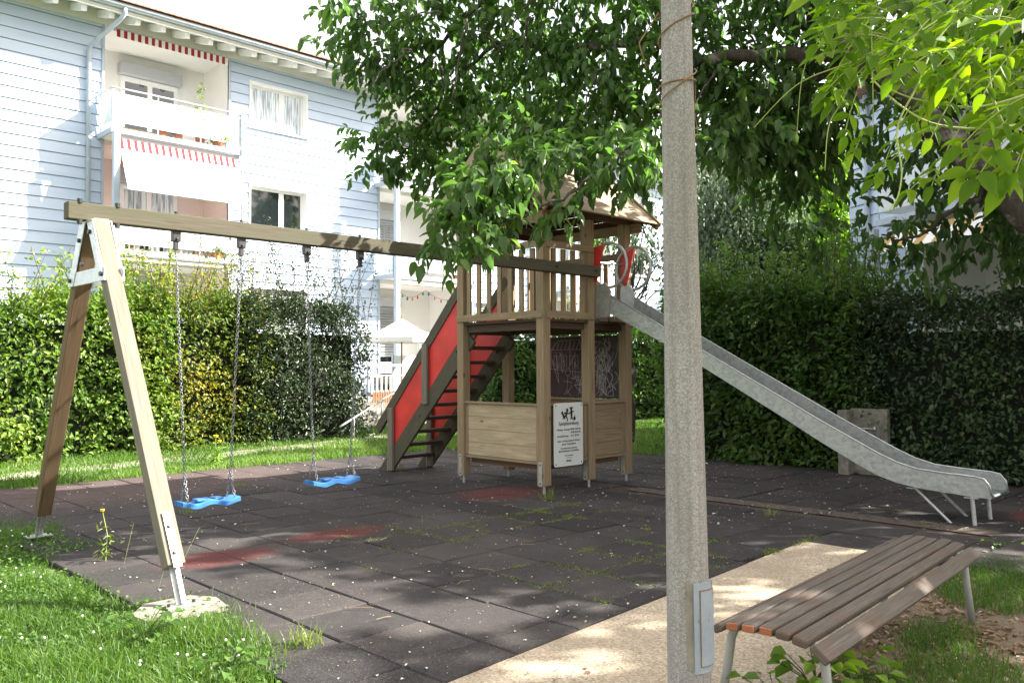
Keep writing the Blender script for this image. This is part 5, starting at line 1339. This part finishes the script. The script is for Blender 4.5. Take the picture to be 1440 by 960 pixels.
b0 = at(1030, 400, 21); tree('weeping_birch', 'grey green weeping birch rising behind the hedge right of the lamp post', b0.x, b0.y, 6.5, blobs(990, 1080, 190, 390, 20, 22, 40, .7, 1.0), 'greyleaf', .13, 0, .16, droop=1.1, ntw=34, per=9, tl=1.0)
b0 = at(1095, 400, 17.5); tree('conifer', 'dark round topped conifer behind the hedge and slide', b0.x, b0.y, 3.6, blobs(1050, 1150, 345, 420, 17, 18.5, 16, .5, .7), 'ivyleaf', .13, 0, .12, droop=.2, ntw=90, per=7, tl=.35)
b0 = at(1172, 400, 25); tree('lime_tree', 'bright yellow green tree left of the second house', b0.x, b0.y, 7, blobs(1140, 1196, 230, 400, 24, 26, 26, .7, 1.0), 'lime', .2, 0, .16, droop=.4, ntw=30, per=7, tl=.5)
b0 = at(885, 400, 15.5); tree('young_birch', 'slim young birch with small leaves between tower and lamp post', b0.x, b0.y, 4.4, blobs(862, 935, 255, 335, 15, 16, 9, .35, .5)+blobs(915, 950, 320, 400, 15, 16, 5, .2, .32), 'greyleaf', .085, 0, .06, droop=.9, ntw=75, per=7, tl=.45)
b0 = at(826, 400, 19); tree('sapling', 'thin bright green sapling seen through the tower railing', b0.x, b0.y, 4.6, blobs(838, 862, 325, 352, 18.6, 19.4, 3, .25, .35), 'lime', .1, 0, .04, droop=.6, ntw=90, per=6, tl=.3)
for i, (px, d, hh, mt, lb) in enumerate([(1010, 42, 13, 'greyleaf', 'tall grey green tree far behind the weeping birch'), (1110, 40, 12, 'hornbeam', 'tall mid green tree far behind the conifer'), (950, 45, 12, 'hornbeam', 'distant tree whose top shows left of the lamp post'), (1180, 46, 13, 'lime', 'distant pale tree beyond the lime tree')]):
    b0 = at(px, 480, d); cr = []
    for j in range(34):
        a = random.uniform(0, 2*pi); rr3 = random.uniform(0, 2.9); zz3 = random.uniform(2.2, hh); rr3 *= min(1, 1.3-zz3/hh)
        cr.append((b0.x+rr3*cos(a), b0.y+rr3*sin(a), zz3, random.uniform(1.0, 1.5)))
    tree('background_tree', lb, b0.x, b0.y, hh, cr, mt, .34, 0, .3, droop=.3, ntw=15, per=6, tl=.6, group='trees far behind the hedges')
cr = []
for j in range(34):
    a = random.uniform(0, 2*pi); rr3 = random.uniform(0, 3.4); zz3 = random.uniform(4, 13.5); cr.append((26+rr3*cos(a), -3+rr3*sin(a), zz3, random.uniform(1.0, 1.5)))
tree('reflected_tree', 'tall leafy tree out of view beyond the second house', 26, -3, 13.5, cr, 'leafdark', .34, 0, .3, ntw=14, per=6, tl=.6)  # unseen tree, added to give the window panes something to reflect
# climbing vine with pale leaves, near at upper right
vn = thing('climbing_vine', 'yellow green climbing vine with long leaflets and curling tendrils, upper right', 'vine', (3.6, .5, 3.0))
vs = MB()
def vpath(*p, r=.004, n=5): vs_ = [at(*q) for q in p]; vs.tube(vs_, r, n)
def curve(pts, sub=6):
    P = [Vector(p) for p in pts]; o = []
    for i in range(len(P)-1):
        p0 = P[max(i-1, 0)]; p1 = P[i]; p2 = P[i+1]; p3 = P[min(i+2, len(P)-1)]
        for s_ in range(sub):
            t = s_/sub; o.append(.5*((2*p1)+(p2-p0)*t+(2*p0-5*p1+4*p2-p3)*t*t+(3*p1-p0-3*p2+p3)*t*t*t))
    o.append(P[-1]); return o
lpz, lpd = [], []
def vine(pts, r0, r1, d_off=0, leaf_every=0, mat=None):
    c = curve([at(*p) for p in pts]); vs.tube(c, [r0+(r1-r0)*i/(len(c)-1) for i in range(len(c))], 6)
vd = 2.5
vine([(1480, 165, 2.6), (1400, 180, 2.5), (1320, 176, 2.45), (1268, 150, 2.4), (1225, 110, 2.4)], .0045, .0025)
vine([(1440, -60, 2.5), (1330, 40, 2.45), (1290, 120, 2.4), (1262, 180, 2.4), (1268, 240, 2.4), (1262, 278, 2.4), (1248, 298, 2.4)], .004, .0018)
vine([(1400, -30, 2.6), (1270, 60, 2.5), (1190, 90, 2.6), (1120, 120, 2.7), (1060, 180, 2.8)], .003, .0012)
vine([(1330, 30, 2.5), (1220, 90, 2.5), (1180, 150, 2.5), (1165, 180, 2.5), (1160, 240, 2.5)], .0028, .0012)
vine([(1300, 80, 2.5), (1230, 50, 2.5), (1160, 60, 2.5), (1130, 100, 2.5), (1120, 200, 2.6)], .0025, .001)
vine([(1480, 120, 2.5), (1380, 150, 2.5), (1290, 140, 2.5), (1240, 120, 2.5)], .004, .002)
vine([(1480, 20, 2.5), (1400, 60, 2.5), (1360, 90, 2.5), (1310, 70, 2.5)], .004, .002)
vine([(1500, 250, 2.6), (1420, 190, 2.5), (1390, 90, 2.5), (1420, -20, 2.6)], .005, .004)
vine([(1225, 25, 2.7), (1228, 160, 2.7), (1225, 200, 2.7)], .002, .001)
vs.build('stem', M['tendril'], vn, smooth=True)
# compound leaves: a rachis with pairs of leaflets
rc_ = MB(); P_, D_, N_, S_ = [], [], [], []
def compound(px, py, d, ang, L, pairs, ls, droop=.35):
    b = at(px, py, d); dirv = (r2*cos(ang)+u2*sin(ang)+Vector(rng.normal(size=3)*.22)).normalized(); pts = []
    for i in range(6):
        t = i/5; pts.append(b+dirv*L*t-Z_*(droop*L*t*t))
    rc_.tube(pts, [.0016]*6, 4, cap=False)
    tv = (pts[-1]-pts[-2]).normalized(); nn = (u2*.5+Z_*.5-fwd*.55+Vector(rng.normal(size=3)*.25)).normalized()
    for k_ in range(pairs):
        t = .28+.62*k_/max(1, pairs-1); i = min(4, int(t*5)); p = pts[i]+(pts[i+1]-pts[i])*(t*5-i); tt = (pts[i+1]-pts[i]).normalized(); side = tt.cross(nn).normalized()
        for sg_ in (-1, 1):
            P_.append(tuple(p)); D_.append(tuple(side*sg_*.85+tt*.55-Z_*.18+Vector(rng.normal(size=3)*.12))); N_.append(tuple(nn+Vector(rng.normal(size=3)*.2))); S_.append(ls*(.8+.4*random.random()))
    P_.append(tuple(pts[-1])); D_.append(tuple(tv)); N_.append(tuple(nn)); S_.append(ls*1.15)
for (px, py, ang, L, pr_, ls) in [(1445, 172, pi+.25, .20, 3, .085), (1475, 175, pi+.6, .2, 3, .09), (1410, 178, pi+.5, .15, 3, .08), (1330, 176, pi-.2, .09, 2, .06), (1480, 150, pi+.1, .2, 3, .08)]:
    compound(px, py, 2.45, ang, L, pr_, ls)
for i in range(190):
    px = random.uniform(1215, 1520); py = random.uniform(-90, 150)
    if py > 45+(px-1200)*.5: continue
    if px < 1290 and py > 110 and random.random() < .6: continue
    compound(px, py, random.uniform(2.3, 3.6), random.uniform(pi*.75, pi*1.25), random.uniform(.13, .24), random.choice((3, 4, 4)), random.uniform(.05, .08))
for (px, py, a, L) in [(1200, 75, pi, .12), (1190, 105, pi*1.2, .10), (1215, 50, pi*.9, .12), (1240, 20, pi, .14), (1205, 130, pi*1.4, .1), (1225, 170, pi*1.4, .08), (1280, 150, pi*1.3, .16), (1290, 200, pi*1.2, .14), (1330, 230, pi*1.1, .12), (1240, 95, pi*1.1, .12), (1350, 180, pi*1.3, .16)]:
    compound(px, py, 2.5, a, L, 3, .055)
rc_.build('leaf_stalk', M['tendril'], vn)
leaves_hi('foliage', np.array(P_), np.array(D_), np.array(N_), np.array(S_), np.array(S_)*.46, M['vineleaf'], vn, curl=.12)
# brown stems wound round the post
vw = MB()
def wind(z0, z1, a0, a1, off=.006, n=26): 
    P = []
    for i in range(n):
        t = i/(n-1); z = z0+(z1-z0)*t; a = toc+a0+(a1-a0)*t; c = pc(z); rr4 = ro(z)+off+.004*sin(t*9)
        P.append(Vector((c.x+rr4*cos(a), c.y+rr4*sin(a), z)))
    return P
vw.tube(wind(2.66, 2.80, -2.4, 2.0), .0035, 6); vw.tube(wind(2.50, 2.53, -2.2, 2.2), .0035, 6); vw.tube(wind(2.42, 2.58, -1.6, 1.9, .008), .003, 6)
e = wind(2.78, 2.80, -2.0, -1.5); vw.tube(e+[e[-1]+Vector((-.06, .05, -.12)), e[-1]+Vector((-.04, .03, -.22))], .003, 6)
e = wind(2.3, 2.53, 1.7, 1.9); vw.tube(e, .002, 5)
e = wind(2.80, 2.86, 1.2, 2.2); vw.tube(e+[e[-1]+Vector((.10, -.06, .06))], .003, 6)
o = vw.build('vine_stem', M['vinestem'], smooth=True); tag(o, 'thin brown bare vine stems wound round the lamp post top', 'vine stem')

# ================================================================== GRASS, WEEDS, LITTER
def scatter(n, x0, x1, y0, y1, keep):
    p = np.stack([x0+rng.random(n)*(x1-x0), y0+rng.random(n)*(y1-y0), np.zeros(n)], 1); return p[keep(p)]
def edge_left(y):          # ragged lawn edge against the mats
    return 2.05+.16*np.sin(y*1.7+.4)+.08*np.sin(y*5.3)+np.where(y < 5.3, .12, 0)-np.clip(4.6-y, 0, 9)*.28+np.where(y > 7.2, .22, 0)
def keep_near(p): return (p[:, 0] < edge_left(p[:, 1])+rng.normal(size=len(p))*.07) & (p[:, 0]*cos(TH)-p[:, 1]*sin(TH) > -(p[:, 0]*sin(TH)+p[:, 1]*cos(TH))*.68)
p = scatter(210000, -3.0, 2.6, 2.6, 9.2, keep_near); dd = p[:, 0]*sin(TH)+p[:, 1]*cos(TH)
kp = rng.random(len(p)) < np.clip(5.5/dd, 0, 1)**1.6; p = p[kp]; p[:, 2] = -.035
ht = (.055+.045*rng.random(len(p)))*(1+.6*vnoise(p, 2.6, 2)); ht = np.clip(ht, .025, .15)
# keep off the footing
off = (p[:, 0] > 1.86) & (p[:, 0] < 2.4) & (p[:, 1] > 4.82) & (p[:, 1] < 5.22); p = p[~off]; ht = ht[~off]
blades('grass', p, ht, .0055, M['grass'], .9, kind='stuff', rnd=np.clip(.5+vnoise(p, 1.1, 9)*.3+rng.normal(size=len(p))*.2, 0, 1))
# clover leaves and heads
q = scatter(22000, -3, 2.4, 3, 8.6, keep_near); q[:, 2] = .0+.03*rng.random(len(q))
n = len(q); leaves('clover', q, rdir(n)*np.array([1, 1, .3]), np.tile([0, 0, 1.], (n, 1))+rdir(n)*.4, .026, .024, M['hornbeam'], kind='stuff')
cf = MB(); q = scatter(330, -3, 2.2, 3.2, 8.8, keep_near)
for a in q:
    z = .035+.03*random.random(); c = Vector((a[0], a[1], z)); cf.tube([c-Z_*.006, c, c+Z_*.006], [.004, .0075, .003], 6)
cf.build('clover_flowers', M['petal'], kind='stuff')
# far lawn
def keep_far(p): 
    py_ = np.interp(p[:, 0], [a[0] for a in pp], [a[1] for a in pp]); onp = (p[:, 1] > py_+.02) & (p[:, 1] < py_+.75) & (rng.random(len(p)) < .6)
    return (p[:, 1] > 11.46-.03*rng.random(len(p))) & ~onp & ((p[:, 1] < 14.95) | (p[:, 0] > 10.2)) & ~((p[:, 0] > 10.9) & (p[:, 1] > 17.1)) & ~((p[:, 0] > 13.4) & (p[:, 1] > 13.9))
p = scatter(125000, -1, 22, 11.3, 17.6, keep_far); p[:, 2] = -.03; ht = (.05+.05*rng.random(len(p)))*(1+.7*vnoise(p, 1.6, 12)); ht = np.clip(ht, .025, .2)
blades('far_grass', p, ht, .014, M['grass'], .9, kind='stuff', rnd=np.clip(.55+vnoise(p, .9, 19)*.35+rng.normal(size=len(p))*.18, 0, 1))
p = scatter(30000, 9.5, 22, 8.2, 11.5, lambda p: (p[:, 1] > 9.0) | (p[:, 0] > 11.1)); p[:, 2] = -.03
blades('side_grass', p, .08+.05*rng.random(len(p)), .013, M['grass'], .9, kind='stuff')
# tufts in the seams
seeds = []
def seam_pts(n, x0, x1, y0, y1, thr, seed):
    o = []
    for _ in range(n):
        if random.random() < .5:
            i = round((random.uniform(x0, x1)-X0)/TS); x = X0+i*TS; y = random.uniform(y0, y1)
        else:
            j_ = round((random.uniform(y0, y1)-j0)/TS); y = j0+j_*TS; x = random.uniform(x0, x1)
        if x < x0 or x > x1 or y < y0 or y > y1: continue
        if vnoise(np.array([[x, y, 0.]]), 1.9, seed)[0] > thr: o.append((x, y))
    return o
seeds = seam_pts(5600, 4.0, 6.9, 3.3, 6.5, .1, 21)+seam_pts(900, 2.6, 4.4, 3.6, 5.2, .6, 22)+seam_pts(900, 5.0, 9.5, 6.3, 9.5, .45, 23)+seam_pts(500, 6.9, 9.5, 2.2, 6.2, .45, 24)+seam_pts(300, 2.5, 7, 6.5, 10.5, .95, 25)
B = []
for (x, y) in seeds:
    sg_ = random.choice((.012, .02, .035)); [B.append((x+random.gauss(0, sg_), y+random.gauss(0, sg_), -.014)) for _ in range(9)]
B = np.array(B); blades('seam_weeds', B, .010+.022*rng.random(len(B))**2, .005, M['weed'], 1.6, kind='stuff')
def tuft(x, y, n, h, spread, label, wd=.006, matk='weed', name='grass_tuft'):
    a = np.array([x, y, -.01])+rng.normal(size=(n, 3))*np.array([spread, spread, 0]); o = blades(name, a, h*(.5+.6*rng.random(n)), wd, M[matk], 1.3); tag(o, label, 'grass tuft', 'weed tufts growing out of the rubber mats')
tuft(6.72, 6.30, 40, .19, .03, 'spiky pale grass tuft at the foot of the tower corner post')
tuft(3.62, 8.3, 26, .10, .03, 'small grass tuft on the dark mats behind the left swing')
tuft(4.9, 9.7, 24, .10, .03, 'grass tuft near the far mat edge behind the right swing')
tuft(7.15, 9.55, 40, .13, .05, 'bright grass tuft at the bottom of the red stairs')
tuft(7.5, 4.1, 24, .12, .03, 'thin weed tuft beside the soil strip under the slide')
tuft(2.35, 3.95, 70, .13, .05, 'ragged weed tuft at the near corner of the rubber mats')
# tall seeding stalks by the near swing leg, a dandelion like weed
ws = thing('flowering_weed', 'tall thin weed with small yellow flowers at the lawn edge by the far swing leg', 'weed', (2.25, 6.8, 0))
q = MB(); q.tube([(2.3, 6.7, 0), (2.31, 6.7, .2), (2.28, 6.72, .38)], .003, 5); q.tube([(2.36, 6.5, 0), (2.42, 6.48, .3)], .001, 5); q.tube([(2.25, 5.6, 0), (2.33, 5.5, .42)], .001, 5); q.tube([(2.38, 5.7, 0), (2.55, 5.65, .36)], .001, 5); q.build('stem', M['tendril'], ws)
q = MB(); q.tube([(2.28, 6.72, .375), (2.28, 6.72, .39)], [.014, .018], 8); q.build('flower', M['yellowflower'], ws)
n = 40; a = np.array([2.3, 6.7, .12])+rng.normal(size=(n, 3))*np.array([.03, .03, .08]); leaves('foliage', a, rdir(n), rdir(n), .06, .012, M['weed'], ws)
ws = thing('flowering_weed', 'small yellow flowered weed on the far lawn behind the left swing', 'weed', (5.7, 12.1, 0))
q = MB(); q.tube([(5.7, 12.1, 0), (5.7, 12.1, .42)], .005, 5); q.build('stem', M['tendril'], ws)
q = MB(); q.tube([(5.7, 12.1, .41), (5.7, 12.1, .44)], [.03, .04], 8); q.tube([(5.76, 12.1, .33), (5.76, 12.1, .36)], [.02, .03], 8); q.build('flower', M['yellowflower'], ws)
n = 60; a = np.array([5.7, 12.1, .15])+rng.normal(size=(n, 3))*np.array([.05, .05, .08]); leaves('foliage', a, rdir(n), rdir(n), .10, .03, M['lime'], ws)
# broad leaved weeds
def broad(px, py, label, n, ls, z=.12, g=None, matk='lime'):
    c = ray(px, py); t = (0-H)/c.z; b = Vector((c.x*t, c.y*t, 0)); o = thing('broadleaf_weed', label, 'weed', b, g)
    st_ = MB(); P, D = [], []
    for i in range(n):
        a = random.uniform(0, 2*pi); l = random.uniform(.05, .16); e = b+Vector((cos(a)*l, sin(a)*l, z*random.uniform(.4, 1.3))); st_.tube([b, (b+e)/2+Z_*.03, e], .0022, 5); P.append(tuple(e)); D.append((cos(a), sin(a), -.15))
    st_.build('stalk', M['grass'], o); P = np.array(P); n_ = len(P)
    leaves('foliage', P, np.array(D), np.tile([0, 0, 1.], (n_, 1))+rdir(n_)*.35, ls*(.7+.5*rng.random(n_)), ls*.85*(.7+.5*rng.random(n_)), M[matk], o, curl=.1)
broad(1150, 985, 'broad leaved bright green weed under the near end of the bench', 26, .085, .16)
broad(1200, 965, 'smaller broad leaved weed beside the near bench leg', 20, .075, .12)
broad(1090, 1000, 'round leaved weed at the lower edge under the bench', 12, .08, .12)
broad(320, 950, 'small leafy weed at the near corner of the lawn', 22, .05, .10, matk='hornbeam')
broad(205, 905, 'cluster of pointed leaves in the lawn by the near swing leg', 26, .055, .14, matk='hornbeam')
broad(1405, 770, 'low leafy patch in the grass beyond the bench end', 10, .04, .05, matk='hedgeleaf')
# grass round the bench
def kb(p):
    v_ = vnoise(p, 2.2, 31); a = ((p[:, 0]-3.9)/1.2)**2+((p[:, 1]-1.42)/.35)**2; b = ((p[:, 0]-6.4)/1.0)**2+((p[:, 1]-1.75)/.42)**2; c = ((p[:, 0]-5.0)/.6)**2+((p[:, 1]-1.65)/.3)**2; d = ((p[:, 0]-7.6)/.7)**2+((p[:, 1]-1.3)/.35)**2
    w_ = np.maximum.reduce([1.1-a, 1.35-b, 1.0-c, 1.0-d]); return w_+v_*.5 > .25+.45*rng.random(len(p))
p = scatter(36000, 2.4, 8.5, .6, 2.5, kb); p[:, 2] = -.045; blades('bench_grass', p, .05+.07*rng.random(len(p)), .005, M['grass'], 1.1, kind='stuff', rnd=np.clip(.35+rng.normal(size=len(p))*.2, 0, 1))
p = scatter(1500, 6.2, 10.9, -1, 2.0, lambda p: vnoise(p, 1.5, 33) > .3); p[:, 2] = -.045; blades('shade_grass', p, .05+.05*rng.random(len(p)), .006, M['grass'], 1.1, kind='stuff')
# leaf litter on the soil
n = 9000; q = scatter(n*3, 2.4, 11, -2.5, 2.6, lambda p: (p[:, 1] < 1.85+(p[:, 0]-3)*.09) & (vnoise(p, 1.3, 35)+rng.random(len(p))*1.2 > .1)); q[:, 2] = -.038+.008*rng.random(len(q)); n = len(q)
leaves('dead_leaves', q, rdir(n)*np.array([1, 1, .15]), np.tile([0, 0, 1.], (n, 1))+rdir(n)*.5, .022+.045*rng.random(n)**2, .014+.024*rng.random(n)**2, M['deadleaf'], kind='stuff', curl=.3)
# pale bits over mats and sand
def lit(name, n, x0, x1, y0, y1, mt, s0, s1, z=.004, keep=lambda p: np.ones(len(p), bool)):
    q = scatter(n, x0, x1, y0, y1, keep); q[:, 2] = z; k_ = len(q); s_ = s0+(s1-s0)*rng.random(k_)**4
    leaves(name, q, rdir(k_)*np.array([1, 1, .08]), np.tile([0, 0, 1.], (k_, 1))+rdir(k_)*.25, s_, s_*.6, M[mt], kind='stuff', curl=.15)
lit('pale_litter', 3600, 2.2, 11, 2.2, 11.2, 'litter', .007, .034, .006, lambda p: (p[:, 1] > edge_y(p[:, 0])))
lit('pale_litter', 350, 6.8, 11, 1.4, 7, 'litter', .01, .05, .006)
lit('sand_litter', 110, 2.4, 6.7, 1.9, 3.0, 'deadleaf', .012, .05, -.006)
q = MB()
for i in range(46):
    x, y = random.uniform(2.6, 10.5), random.uniform(1.6, 10.5); a = random.uniform(0, pi); l = random.uniform(.04, .16); c = Vector((x, y, .008)); d = Vector((cos(a), sin(a), 0)); q.tube([c, c+d*l*.5+Vector((random.gauss(0, .01), random.gauss(0, .01), .004)), c+d*l], .003, 5)
q.build('fallen_twigs', M['twig'], kind='stuff')
